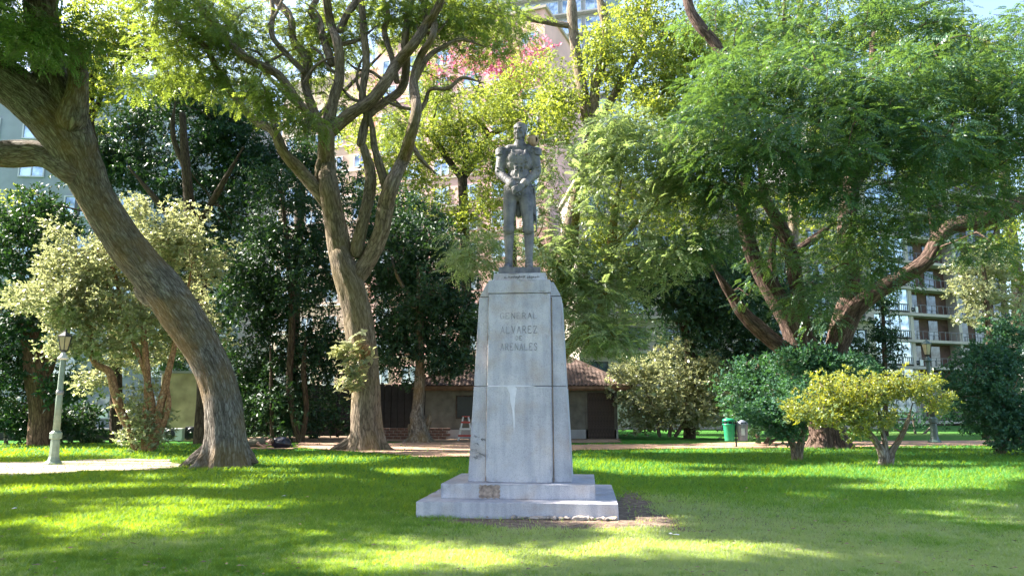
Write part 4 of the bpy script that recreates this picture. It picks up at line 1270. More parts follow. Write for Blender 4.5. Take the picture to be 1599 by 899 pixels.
hb(-5.2, -8.8, -3.6, (2.9, 2.6, 2.4)); hb(5.2, -8.8, -3.6, (2.9, 2.6, 2.4))   # cheek
hb(0, -11.2, -8.0, (3.3, 1.5, .9)); hb(0, -11.0, -9.6, (2.7, 1.5, .9))       # lips
for sx in (-1, 1):
    hb(9.6 * sx, 1.2, -1.8, (1.3, 2.6, 4.0))                                     # ears
    hb(8.9 * sx, -1.2, -.5, (1.5, 2.0, 4.6))                                     # side whiskers
    hb(3.7 * sx, -9.2, -.4, (1.7, 1.0, .9))                                     # eyes
hr = random.Random(9)
for i in range(46):                                                            # wavy hair locks
    a = hr.uniform(0, 6.283); e = hr.uniform(.15, 1.4)
    x = math.cos(a) * math.cos(e) * 10.4; y = 1.6 + math.sin(a) * math.cos(e) * 11.8; z = 4.2 + math.sin(e) * 11.0
    if y < -5 and z < 9: continue
    q1 = H(x, y, z); q2 = H(x * .93 + hr.uniform(-2, 2), y + hr.uniform(.6, 3), z - hr.uniform(.5, 2.2))
    capsule(bm, q1, q2, 1.7 * k_, 1.1 * k_, seg=8)
# coat details: lapels, braid, sash, buttons, folds
cp((800, 231, -.11), (805, 262, -.165), 2.2, 1.6); cp((821, 231, -.11), (816, 262, -.165), 2.2, 1.6)
cp((810.5, 236, -.15), (810.5, 272, -.165), 1.3, 1.3)
cp((795, 275, -.16), (825, 276, -.16), 2.2, 2.2)
for v in (238, 244, 250, 256, 262):
    ball(bm, S(806.5, v, -.185), (1.3 * k_,) * 3); ball(bm, S(814.5, v, -.185), (1.3 * k_,) * 3)
ball(bm, S(822, 247, -.18), (3.2 * k_, 1.5 * k_, 3.2 * k_)); ball(bm, S(823, 255, -.175), (2.6 * k_, 1.4 * k_, 2.6 * k_))
for (a, b) in (((776, 258), (786, 262)), ((776, 263), (786, 266)), ((833, 258), (843, 256)), ((834, 263), (843, 262)), ((790, 276), (786, 281)), ((828, 275), (833, 279))):
    cp((*a, -.06), (*b, -.08), 1.6, 1.2)
body = remeshed('body', bm, .0105, 1, M['statue'], statue)
# epaulettes: fringed shoulder boards
for sx, u0 in ((-1, 784), (1, 835.5)):
    bm = bmesh.new()
    ball(bm, S(u0, 230.5, .02), (10 * k_, 11 * k_, 3.6 * k_))
    capsule(bm, S(u0 + 6 * sx, 232, -.02), S(u0 - 6 * sx, 229, .0), 3.5 * k_, 3.0 * k_)
    for j in range(15):
        t = j / 14 * math.pi
        ox = math.sin(t) * 9.5 * sx; oy = -math.cos(t) * 10.5 * k_
        capsule(bm, S(u0 + ox * .95, 231, .02 + oy), S(u0 + ox * 1.02, 237 + 1.5 * math.sin(t), .02 + oy * 1.0), 1.5 * k_, 1.1 * k_, seg=7)
    remeshed('epaulette', bm, .011, 1, M['statue'], statue)
bm = bmesh.new()
frustum(bm, -.135, 0, -.37, .37, -.27, .42, -.36, .36, -.265, .42, .01)
pl = from_bm('plinth', bm, M['statue'], statue)
# sword along the viewer's right thigh
bm = bmesh.new(); capsule(bm, S(834, 292, .02), S(838, 356, .12), 2.0 * k_, 1.3 * k_, seg=8)
capsule(bm, S(831.5, 287, -.02), S(837.5, 286, .02), 1.5 * k_, 1.5 * k_, seg=8); from_bm('sword', bm, M['statue'], statue, True)

# mud nest with an entrance hole on the viewer's right shoulder
npos = px(832.5, 220, SY + .02)
nest = empty('bird_nest', (npos.x, npos.y, npos.z - .10), "round baked-mud bird nest on the statue's left shoulder", 'nest')
bm = bmesh.new()
bmesh.ops.create_uvsphere(bm, u_segments=28, v_segments=18, radius=.105, matrix=Matrix.Translation((0, 0, .10)))
hd = Vector((.62, -.78, 0)).normalized()
kill = [f for f in bm.faces if abs(math.atan2(f.calc_center_median().y, f.calc_center_median().x) - math.atan2(hd.y, hd.x)) < .30 and abs(f.calc_center_median().z - .10) < .052]
bmesh.ops.delete(bm, geom=kill, context='FACES')
bmesh.ops.solidify(bm, geom=bm.faces[:], thickness=.016)
for v in bm.verts: v.co += Vector((random.uniform(-1, 1), random.uniform(-1, 1), random.uniform(-1, 1))) * .0022
from_bm('shell', bm, M['nest'], nest, True)
bm = bmesh.new(); bmesh.ops.create_uvsphere(bm, u_segments=16, v_segments=12, radius=.078, matrix=Matrix.Translation((0, 0, .10))); from_bm('hollow', bm, M['black'], nest, True)

# ================================================================== TREES
rd = random.Random(21)
def jit_limbs(pts, n, rng):      # extra secondary limbs sprouting from given world points
    out = []
    for i in range(n):
        p = rng.choice(pts)
    return out

# 1 leaning tree on the left
YA = 22.3
b = G(345, 728)
trunkA = W([(350, 738, 33, 0), (353, 705, 31, 0), (350, 655, 29, 0), (341, 600, 28, 0), (320, 550, 29, 0), (290, 502, 33, -.2), (254, 452, 33, -.4), (211, 402, 30, -.7), (176, 352, 28.5, -1), (146, 302, 29, -1.2), (126, 256, 34, -1.5), (103, 214, 38, -1.8), (62, 170, 37, -2.0), (8, 125, 36, -2.3), (-60, 80, 34, -2.7)], b.y)
trunkA = [(x, y, z, r * .93) for x, y, z, r in trunkA]
limA = [W([(-55, 84, 32), (-130, 30, 29), (-200, -40, 26), (-330, -150, 20)], b.y - 2.7),
        W([(116, 268, 22), (72, 243, 20), (20, 240, 21), (-60, 240, 19), (-170, 215, 16), (-300, 140, 12)], b.y - 1.7),
        W([(122, 232, 30), (100, 180, 32), (84, 130, 29), (74, 95, 25), (68, 50, 25), (62, 0, 25), (54, -90, 23), (60, -220, 18), (90, -330, 12)], b.y - 1.8),
        W([(335, 700, 18), (312, 716, 13), (292, 727, 8), (276, 732, 4)], b.y), W([(372, 700, 14), (390, 716, 9), (402, 722, 4)], b.y),
         W([(110, 190, 24), (122, 130, 15), (120, 80, 12), (124, 73, 6)], b.y - 2.2),
        W([(236, 462, 18), (219, 455, 11), (210, 450, 6)], b.y - .35),
        W([(62, -60, 18), (160, -160, 14), (300, -260, 10), (420, -330, 7)], b.y - 2.5),
        W([(60, -120, 15), (-60, -240, 12), (-200, -360, 8)], b.y - 2.5)]
blobA = BL([(60, 55, 60, 25, 17.5, 1, 360), (20, 65, 60, 35, 19, 1.2, 340), (-20, 10, 70, 40, 19.5, 1.5, 240), (118, 62, 30, 22, 18.5, .8, 130)])
tree('leaning_tree', 'massive leaning tree at the left with ridged grey-brown bark and forked limbs', 'tree', (b.x, b.y, 0), trunkA, limA, blobA,
     (M['bark_grey'], M['leaf_teal']), lscale=.85, crad=.55, per=20, tint0=.9, flare=.38, nroots=6, seg=64, ridges=.045)

# the wide canopy of the neighbours standing left of the picture, which shades the lawn
def canopy(name, label, bx, by, x0, x1, y0, y1, n, hmin, seed, tr=.45):
    rg = np.random.default_rng(seed)
    x = rg.uniform(x0, x1, n); y = rg.uniform(y0, y1, n)
    z = np.maximum(hmin, 1.6 + y * .60 + 1.2) + rg.random(n) * 2.6
    # stay clear of the picture: only where the crown lies above or left of the view
    C = np.stack([x, y, z], 1)
    u, v = to_px(C)
    C = C[((v < -40) | (u < -80))]
    C = C[~lit_mask(C, .42)]
    C = C[~sunny_mask(C, .5)]
    cz = 7.0
    tp = [(bx, by, -.1, tr * 1.3), (bx + .2, by, 2, tr), (bx - .1, by + .2, 5, tr * .8), (bx + .3, by, cz, tr * .7)]
    cxm, cym = (x0 + x1) / 2, (y0 + y1) / 2
    lb = []
    for i in range(5):
        tx = rg.uniform(x0, x1) * .8 + bx * .2; ty = rg.uniform(y0, y1) * .8 + by * .2
        zz = max(hmin, 1.6 + ty * .6 + 1.2) + 1
        u_, v_ = to_px(np.array([[tx, ty, zz]]))
        if v_[0] > -60 and u_[0] > -80: zz += 3
        lb.append([(bx + .3, by, cz - .6, tr * .5), (bx * .6 + tx * .4, by * .6 + ty * .4, cz + (zz - cz) * .55, tr * .25), (tx, ty, zz, tr * .08)])
    return C, tp, lb

def canopy_tree(name, label, bx, by, x0, x1, y0, y1, n, hmin, seed, lscale=2.5, per=9, crad=1.0):
    C, tp, lb = canopy(name, label, bx, by, x0, x1, y0, y1, n, hmin, seed)
    blobs = [(tuple(c), (.01, .01, .01), per) for c in C]
    base = Vector((bx, by, 0)); root = empty(name, base, label, 'tree', 'trees standing left of the view')
    for nm, pts in [('trunk', tp)] + [('limb', l) for l in lb]:
        P, R = catmull([Vector(p[:3]) - base for p in pts], [p[3] for p in pts], .4)
        V = []; Fc = []; B = []
        tube(P, R, 14, V, Fc, B, .1, .4 if nm == 'trunk' else 0, 6, rd.uniform(0, 9))
        me = bpy.data.meshes.new(nm); me.from_pydata(V, [], [f if f[2] != f[3] else f[:3] for f in Fc])
        a = me.attributes.new('bk', 'FLOAT_VECTOR', 'POINT'); a.data.foreach_set('vector', np.array(B, np.float32).ravel())
        for p in me.polygons: p.use_smooth = True
        link_mesh(nm, me, M['bark_grey'], root)
    cluster_crown(C, root, base, 'pinnate', M['leaf_tipa'], .5, .4, .2, 1.15, 24, .45)
CANOPY_N = 1
canopy_tree('shade_tree', 'broad tree standing beyond the left edge, shading the near lawn', -17, 8, -30, 2.5, 3.0, 14, 6500, 11.3, 5)
canopy_tree('shade_tree', 'broad tree standing beyond the left edge, shading the middle lawn', -27, 15.5, -37, 0.5, 14, 25, 7000, 11.5, 6)
canopy_tree('shade_tree', 'broad tree standing beyond the left edge, farthest of the three', -31, 27, -42, -9, 25, 33, 2200, 12, 7)

# 2 central many-limbed tree
b = G(572, 702); YB = b.y
trunkB = W([(573, 712, 23), (573, 690, 22), (571, 650, 21.5), (572, 600, 20.5), (566, 545, 22), (558, 490, 22), (549, 450, 22), (540, 425, 20), (532, 400, 17)], YB)
LB = [
    [(560, 680, 13), (542, 694, 10), (524, 702, 7), (508, 706, 3)], [(588, 685, 10), (602, 698, 6), (615, 702, 3)],
    [(540, 430, 21), (530, 390, 20), (523, 345, 19), (515, 300, 18), (510, 255, 17), (509, 215, 17), (512, 190, 16)],
    [(508, 215, 11), (492, 190, 9), (462, 155, 9), (436, 118, 9), (402, 100, 9), (372, 80, 8), (345, 48, 7), (312, 8, 6), (285, -30, 5)],
    [(505, 205, 10), (487, 165, 9), (476, 130, 9), (479, 92, 9), (458, 62, 8), (454, 30, 8), (430, 0, 7), (400, -50, 5)],
    [(474, 112, 6), (445, 82, 6), (425, 55, 6), (426, 15, 5), (419, -20, 5)],
    [(512, 195, 13), (522, 150, 11), (530, 122, 10), (528, 72, 10), (517, 40, 9), (510, 0, 9), (505, -60, 6)],
    [(518, 100, 8), (508, 68, 8), (498, 38, 8), (486, 18, 7), (495, -8, 7), (490, -50, 5)],
    [(531, 48, 8), (541, 24, 8), (558, -2, 7), (575, -50, 5)],
    [(518, 205, 14), (545, 180, 13), (578, 158, 12), (601, 130, 12), (621, 98, 12), (644, 72, 11), (665, 40, 10), (684, 12, 9), (698, -25, 8)],
    [(665, 42, 6), (662, 10, 6), (650, -30, 5)],
    [(563, 225, 9), (574, 184, 9), (600, 160, 9), (626, 140, 9), (634, 105, 9), (633, 60, 8), (640, 15, 7), (655, -30, 6)],
    [(552, 440, 17), (578, 402, 15), (595, 362, 14), (602, 322, 15), (612, 287, 14), (629, 250, 13), (641, 214, 12), (650, 172, 12), (646, 125, 9), (657, 88, 8), (675, 58, 7), (682, 20, 6), (700, -20, 5)],
    [(556, 395, 12), (567, 345, 11), (577, 300, 11), (578, 265, 10), (570, 238, 9), (563, 215, 9)],
    [(605, 300, 9), (594, 262, 8), (585, 230, 7), (581, 200, 6), (577, 175, 6)],
    [(524, 335, 13), (500, 302, 13), (470, 268, 12), (443, 238, 11), (427, 205, 10), (400, 190, 8), (372, 160, 7), (340, 110, 6), (322, 75, 6), (290, 48, 6), (262, 22, 6), (236, -10, 5)],
    [(497, 298, 7), (497, 262, 6), (503, 232, 5)],
    [(430, 215, 6), (425, 180, 6), (420, 150, 5), (400, 120, 4)],
    [(575, 190, 7), (566, 150, 8), (572, 100, 8), (568, 50, 8), (565, 10, 7), (560, -40, 5)],
    [(620, 128, 6), (612, 90, 6), (600, 50, 6), (606, 20, 5), (590, -15, 5)],
    [(645, 228, 5), (660, 252, 5), (682, 272, 4)],
    [(652, 180, 5), (664, 160, 5), (672, 140, 4), (700, 138, 4), (722, 122, 4), (755, 130, 3)],
    [(647, 128, 6), (668, 90, 6), (690, 75, 5), (720, 62, 4), (760, 74, 3)],
    [(576, 178, 5), (600, 165, 4)],
    [(340, 45, 5), (300, 30, 4), (255, 35, 3)],
    [(530, 70, 5), (560, 62, 4), (590, 40, 4)],
]
_r = random.Random(33)
for (u0, v0) in ((312, 30), (345, 60), (402, 105), (436, 120), (476, 130), (455, 45), (530, 120), (575, 160), (601, 128), (633, 90), (650, 172), (372, 165), (322, 80), (645, 72), (566, 150), (500, 60), (420, 40), (665, 45)):
    a = _r.uniform(2.2, 7.2) if _r.random() < .5 else _r.uniform(-2.8, -.3); u, v = u0, v0; L_ = [(u, v, 4)]
    for j in range(3):
        a += _r.uniform(-.7, .7); u += math.cos(a) * 24; v += -abs(math.sin(a)) * 20 - 4; L_.append((u, v, 3.4 - j * .7))
    LB.append(L_)
lbB = [W([(p[0], p[1], p[2] * (.86 if p[1] > 260 else .76), (0 if i == 0 else rd.uniform(-.15, .15) * j) + (-.4 if k_i % 3 == 0 else .4 if k_i % 3 == 1 else 0) * j * .3) for j, p in enumerate(L)], YB) for k_i, L in enumerate(LB) for i in (1,)]
blobB = BL([(360, 0, 80, 30, 31, 2, 200), (480, 20, 70, 30, 32, 2, 200), (520, 60, 60, 30, 34, 2, 160), (700, 0, 90, 30, 33, 2, 260), (790, 40, 60, 40, 35, 2, 260), (300, 45, 90, 50, 30, 2.5, 620), (400, 60, 90, 60, 31, 2.5, 620), (430, 150, 60, 30, 29, 1.2, 240), (500, 90, 60, 60, 33, 2, 330), (560, 25, 110, 45, 31, 2.5, 620), (660, 30, 90, 45, 32, 2.5, 520),
            (600, 110, 50, 26, 29, 1.2, 150), (740, 50, 70, 55, 33, 2.2, 460), (350, 130, 70, 26, 31, 1.5, 240), (690, 130, 40, 40, 34, 1.5, 160), (480, 185, 40, 25, 29, 1, 110), (620, 195, 34, 30, 35, 1.2, 130),
            (620, -30, 200, 40, 31, 3, 620), (330, -30, 180, 40, 30, 3, 620), (240, 110, 60, 40, 31, 1.5, 240), (540, 160, 30, 20, 33, 1, 70)])
def b_extra(root, base):
    # leafy shoot and sawn stub on the trunk
    P = []
    rg = np.random.default_rng(3)
    pts = []
    for (u, v, r, n) in ((545, 545, 13, 26), (552, 575, 16, 40), (546, 600, 12, 26), (560, 560, 14, 22), (530, 548, 7, 8)):
        for _ in range(n):
            q = px(u + rg.normal() * r * .8, v + rg.normal() * r * .8, YB - .95 + rg.normal() * .12); pts.append(list(q))
    P = np.array(pts); n = len(P)
    tag(spray_mesh('leafy_shoot', P, rg.uniform(2.4, 5.6, n), rg.normal(-.2, .4, n), rg.normal(0, .4, n), np.full(n, .8) * (.8 + .4 * rg.random(n)), .6 + .3 * rg.random(n), 'big', M['leaf_gloss'], root, base), kind='stuff')
    p0 = px(566, 560, YB - .5) - base; p1 = px(573, 545, YB - .95) - base
    V = []; Fc = []; B = []
    P_, R_ = catmull([p0, p1], [.2, .19], .15); tube(P_, R_, 14, V, Fc, B, .1)
    me = bpy.data.meshes.new('sawn_stub'); me.from_pydata(V, [], [f if f[2] != f[3] else f[:3] for f in Fc])
    a = me.attributes.new('bk', 'FLOAT_VECTOR', 'POINT'); a.data.foreach_set('vector', np.array(B, np.float32).ravel())
    link_mesh('sawn_stub', me, M['bark_tan'], root)
tree('branching_tree', 'tall tree between leaning trunk and monument, dividing into many winding limbs', 'tree', (b.x, b.y, 0), trunkB, lbB, blobB,
     (M['bark_brown'], M['leaf_tipa']), lscale=1.0, crad=.75, per=20, flare=.5, nroots=5, seg=48, ridges=.04, twig=.02, tint0=.8, dens=1.9, drop=.2, sunny=lambda u, v, Y: u == 950, extra=b_extra)

# 3 dark evergreens on the left
def simple_tree(name, label, u, v, crown, mats, leaf='broad', trunk_px=None, lims=(), hwpx=10, grp=None, cat='tree', Y=None, **kw):
    b = G(u, v) if Y is None else Vector((px(u, 640, Y).x, Y, 0))
    tp = W(trunk_px, b.y) if trunk_px else W([(u, v + 4, hwpx), (u, v - 60, hwpx * .8), (u, v - 140, hwpx * .7)], b.y)
    tp[0] = (b.x, b.y, -.1, tp[0][3])
    return tree(name, label, cat, b, tp, [W(l, b.y) for l in lims], BL(crown), mats, group=grp, leaf=leaf, **kw)
EV = 'dark evergreens at the back left'
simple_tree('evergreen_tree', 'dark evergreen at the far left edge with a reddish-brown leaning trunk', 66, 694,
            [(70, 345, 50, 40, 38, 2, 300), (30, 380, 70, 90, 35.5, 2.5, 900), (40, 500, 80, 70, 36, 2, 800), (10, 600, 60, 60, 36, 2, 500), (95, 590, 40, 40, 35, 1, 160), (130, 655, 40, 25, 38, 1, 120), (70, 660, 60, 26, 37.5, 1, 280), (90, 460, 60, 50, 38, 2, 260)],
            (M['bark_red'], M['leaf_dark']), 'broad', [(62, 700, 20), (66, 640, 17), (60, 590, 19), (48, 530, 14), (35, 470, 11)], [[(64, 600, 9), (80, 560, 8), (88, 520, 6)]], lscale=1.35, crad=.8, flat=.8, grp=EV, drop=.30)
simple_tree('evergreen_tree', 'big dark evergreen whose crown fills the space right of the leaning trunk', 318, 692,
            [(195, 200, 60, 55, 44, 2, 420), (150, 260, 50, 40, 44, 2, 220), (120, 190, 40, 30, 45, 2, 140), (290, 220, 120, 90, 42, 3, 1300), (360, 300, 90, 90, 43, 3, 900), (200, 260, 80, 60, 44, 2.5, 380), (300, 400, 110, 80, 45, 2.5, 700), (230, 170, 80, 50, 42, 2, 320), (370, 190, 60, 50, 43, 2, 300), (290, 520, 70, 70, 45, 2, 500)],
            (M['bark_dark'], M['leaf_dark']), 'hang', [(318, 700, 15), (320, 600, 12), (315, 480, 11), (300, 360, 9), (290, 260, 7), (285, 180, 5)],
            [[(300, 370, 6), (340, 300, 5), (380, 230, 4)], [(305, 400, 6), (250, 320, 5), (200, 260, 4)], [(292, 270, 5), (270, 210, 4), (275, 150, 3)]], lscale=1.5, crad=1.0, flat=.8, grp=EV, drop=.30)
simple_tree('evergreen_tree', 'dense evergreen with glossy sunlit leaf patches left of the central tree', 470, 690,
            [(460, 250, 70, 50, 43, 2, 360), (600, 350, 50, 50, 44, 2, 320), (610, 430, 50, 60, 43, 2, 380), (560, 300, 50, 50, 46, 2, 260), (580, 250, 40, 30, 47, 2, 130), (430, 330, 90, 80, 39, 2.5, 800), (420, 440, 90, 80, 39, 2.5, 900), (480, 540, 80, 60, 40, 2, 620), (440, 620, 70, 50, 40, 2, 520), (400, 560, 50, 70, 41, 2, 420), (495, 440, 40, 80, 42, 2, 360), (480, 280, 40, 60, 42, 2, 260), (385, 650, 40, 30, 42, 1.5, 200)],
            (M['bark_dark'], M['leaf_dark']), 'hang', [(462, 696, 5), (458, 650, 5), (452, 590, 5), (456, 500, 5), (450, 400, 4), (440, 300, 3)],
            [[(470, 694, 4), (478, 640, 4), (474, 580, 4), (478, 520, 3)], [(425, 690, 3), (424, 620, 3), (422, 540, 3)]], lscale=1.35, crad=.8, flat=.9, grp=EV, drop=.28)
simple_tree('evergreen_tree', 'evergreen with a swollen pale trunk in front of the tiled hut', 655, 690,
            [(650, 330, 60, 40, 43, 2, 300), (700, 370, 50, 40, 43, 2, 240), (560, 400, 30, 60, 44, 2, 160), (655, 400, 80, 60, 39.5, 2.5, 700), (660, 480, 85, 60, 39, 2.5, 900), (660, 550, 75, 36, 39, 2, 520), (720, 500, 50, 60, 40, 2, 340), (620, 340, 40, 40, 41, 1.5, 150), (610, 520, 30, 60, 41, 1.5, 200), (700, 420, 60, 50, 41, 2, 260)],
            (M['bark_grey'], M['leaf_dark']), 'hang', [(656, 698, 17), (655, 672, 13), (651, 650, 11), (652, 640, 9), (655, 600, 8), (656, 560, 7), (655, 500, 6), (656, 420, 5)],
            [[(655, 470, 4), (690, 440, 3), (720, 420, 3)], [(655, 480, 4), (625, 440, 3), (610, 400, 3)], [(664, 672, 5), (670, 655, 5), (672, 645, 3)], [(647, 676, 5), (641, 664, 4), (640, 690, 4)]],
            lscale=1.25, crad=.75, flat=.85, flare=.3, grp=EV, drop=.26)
# yellow-green sunlit trees behind
simple_tree('lime_tree', 'bright yellow-green tree in full sun behind the leaning trunk', 185, 690,
            [(190, 50, 90, 60, 38, 2.5, 800), (120, 130, 50, 40, 37, 1.5, 260), (150, 110, 70, 50, 38, 2, 420), (30, 40, 70, 50, 39, 2, 300), (280, 110, 60, 40, 40, 2, 240), (20, 330, 24, 40, 38, 1, 60), (170, 150, 50, 24, 37, 1, 160)],
            (M['bark_dark'], M['leaf_lime']), 'broad', [(185, 700, 9), (180, 560, 8), (160, 400, 8), (150, 260, 8), (140, 170, 6), (160, 60, 5)],
            [[(140, 190, 5), (160, 140, 4), (155, 90, 3)], [(150, 240, 5), (110, 180, 4)]], lscale=1.05, crad=.85, flat=.7, tint0=.5, dens=2.6, drop=.26, Y=38, grp='yellow-green trees in the background')
simple_tree('forked_tree', 'bare-forked tree with yellow-green leaves seen left of the statue', 722, 694,
            [(740, 190, 80, 50, 53, 2.6, 520), (700, 230, 60, 40, 54, 2.6, 300), (790, 160, 60, 50, 55, 2.6, 340), (770, 250, 60, 40, 51, 2.0, 320), (570, 210, 50, 40, 55, 2.6, 160), (600, 250, 40, 30, 55, 2.0, 110), (680, 170, 60, 40, 55, 2.6, 160), (840, 120, 60, 60, 56, 2.6, 300),
             (640, 250, 40, 40, 55, 2.6, 200), (660, 300, 50, 40, 56, 2.6, 220), (600, 200, 60, 60, 59, 2.6, 200), (590, 300, 40, 40, 59, 2.6, 120), (820, 260, 50, 60, 53, 2.0, 260), (700, 330, 50, 40, 53, 2.0, 200), (760, 320, 40, 60, 51, 2.0, 260), (860, 200, 50, 50, 53, 2.6, 260)],
            (M['bark_dark'], M['leaf_lime']), 'broad', [(722, 700, 9), (725, 560, 8), (728, 420, 8), (724, 330, 7.5), (722, 275, 7.5)],
            [[(722, 278, 6), (700, 250, 5), (678, 218, 5), (652, 196, 4), (622, 165, 4), (600, 140, 3)], [(723, 278, 6), (742, 252, 5.5), (757, 228, 5), (764, 212, 4.5), (790, 200, 3.5), (812, 185, 2.5)],
             [(760, 218, 3.5), (748, 190, 3), (740, 160, 3), (752, 120, 2.5)], [(724, 268, 4), (728, 235, 4), (722, 200, 3), (712, 150, 3)], [(765, 212, 3), (755, 195, 2.6), (742, 180, 2.3)], [(688, 232, 3), (676, 200, 3), (682, 150, 3), (672, 110, 2)]],
            lscale=1.15, crad=1.1, flat=.7, tint0=.6, drop=.28, dens=3.4, per=26, Y=54, grp='yellow-green trees in the background')
simple_tree('blossom_tree', 'tree with pink blossom in front of the pink building', 800, 660,
            [(800, 105, 40, 32, 60, 2, 260), (735, 90, 40, 24, 60, 2, 120), (690, 120, 36, 24, 60, 2, 90), (835, 80, 20, 20, 60, 1.5, 60)], (M['bark_dark'], M['blossom']), 'broad',
            [(800, 660, 6), (802, 420, 5), (798, 200, 4), (795, 120, 3)], [[(798, 200, 3), (760, 150, 2.5), (735, 100, 2)]], lscale=1.7, crad=1.1, flat=.8, per=16, Y=60)
simple_tree('background_tree', 'airy yellow-green tree behind the branching tree, filling its upper gaps', 455, 690,
            [(380, 20, 90, 50, 50, 3, 460), (300, 60, 60, 60, 50, 3, 240), (470, 90, 80, 50, 50, 3, 300), (560, 30, 90, 50, 51, 3, 420), (560, 130, 60, 50, 52, 2, 220), (640, 70, 60, 60, 52, 3, 260), (440, 160, 80, 40, 50, 2, 260), (620, 180, 60, 50, 53, 2, 160), (720, 20, 60, 50, 52, 2, 200), (240, 30, 60, 50, 48, 2, 200), (460, -20, 200, 40, 50, 3, 400), (120, 190, 40, 40, 44, 2, 120)],
            (M['bark_dark'], M['leaf_lime']), 'broad', [(455, 700, 9), (460, 500, 8), (470, 300, 7), (480, 180, 5), (485, 80, 4)], [[(478, 200, 4), (560, 120, 3), (620, 60, 2)], [(480, 180, 4), (420, 120, 3), (370, 60, 2)]],
            lscale=1.15, crad=1.1, flat=.7, per=24, tint0=.6, drop=.36, dens=2.2, Y=50, grp='yellow-green trees in the background')
# feathery trees right behind the monument
simple_tree('feathery_tree', 'feathery pale-green tree behind the pedestal with mossy yellow trunks', 856, 690,
            [(900, 230, 80, 50, 27, 2, 420), (930, 310, 110, 60, 26, 2, 760), (880, 380, 70, 60, 27, 2, 460), (1010, 320, 90, 60, 25, 2, 560), (1020, 400, 70, 50, 27, 2, 300), (930, 440, 70, 50, 28, 1.8, 360), (880, 470, 40, 50, 28, 1.2, 200),
             (950, 515, 60, 32, 27, 1.2, 300), (720, 450, 60, 26, 24, 1.4, 300), (735, 490, 26, 36, 24, .8, 100), (740, 380, 50, 40, 27, 1.6, 240), (1060, 260, 80, 50, 27, 2, 400), (850, 300, 40, 60, 28, 1.5, 260), (960, 220, 80, 40, 27, 2, 360), (760, 300, 40, 40, 29, 1.4, 170)],
            (M['bark_moss'], M['leaf_feather']), 'pinnate', [(856, 694, 16), (858, 620, 14), (862, 575, 13), (872, 552, 12)],
            [[(864, 566, 11), (886, 542, 11), (912, 520, 10), (935, 500, 10), (945, 468, 10), (950, 420, 9), (955, 385, 8), (960, 330, 6), (970, 280, 4)], [(860, 600, 13), (868, 500, 13), (877, 450, 12.5), (884, 415, 12), (893, 390, 9), (900, 330, 6), (905, 250, 4)],
             [(952, 400, 5), (990, 350, 4), (1040, 310, 3)], [(880, 430, 6), (840, 380, 4), (790, 350, 3)]], lscale=1.0, crad=.8, tint0=.72, drop=.24, dens=2.6, cull=True, Y=30)
simple_tree('spreading_tree', 'tall tree with bare upper limbs and sunlit yellow leaves right of the statue', 848, 690,
            [(1000, 10, 80, 40, 41, 3, 400), (990, 90, 110, 80, 41, 3, 1000), (920, 60, 60, 60, 42, 2, 400), (1070, 130, 80, 90, 42, 3, 800), (1000, 190, 90, 50, 40, 2, 420), (1110, 60, 60, 60, 42, 2, 420), (880, 160, 50, 50, 41, 2, 300), (1060, 230, 50, 40, 41, 2, 220), (860, 60, 40, 30, 43, 2, 90), (1000, 280, 90, 50, 41, 2, 400), (1060, 330, 70, 50, 43, 2, 300), (940, 380, 60, 60, 43, 2, 300)],
            (M['bark_brown'], M['leaf_lime']), 'broad', [(848, 700, 14), (850, 560, 12), (868, 450, 11), (895, 330, 10), (922, 220, 9)],
            [[(925, 225, 9), (911, 150, 9), (902, 100, 8.5), (897, 60, 8.5), (893, 20, 8.5), (892, -30, 8)], [(926, 215, 8), (930, 130, 8), (942, 95, 8), (948, 55, 8), (942, 20, 8), (930, -20, 7)],
             [(930, 200, 7), (975, 120, 6), (1005, 60, 6), (1012, 0, 6), (1015, -30, 6)], [(1140, 290, 3), (1060, 220, 4), (1012, 170, 4), (990, 140, 3)], [(1040, 195, 3), (1035, 150, 3), (1045, 110, 3)], [(896, 42, 5), (840, 32, 5), (795, 24, 4)]],
            lscale=1.15, crad=1.0, flat=.75, tint0=.62, drop=.24, dens=2.6, Y=42, grp='yellow-green trees in the background')
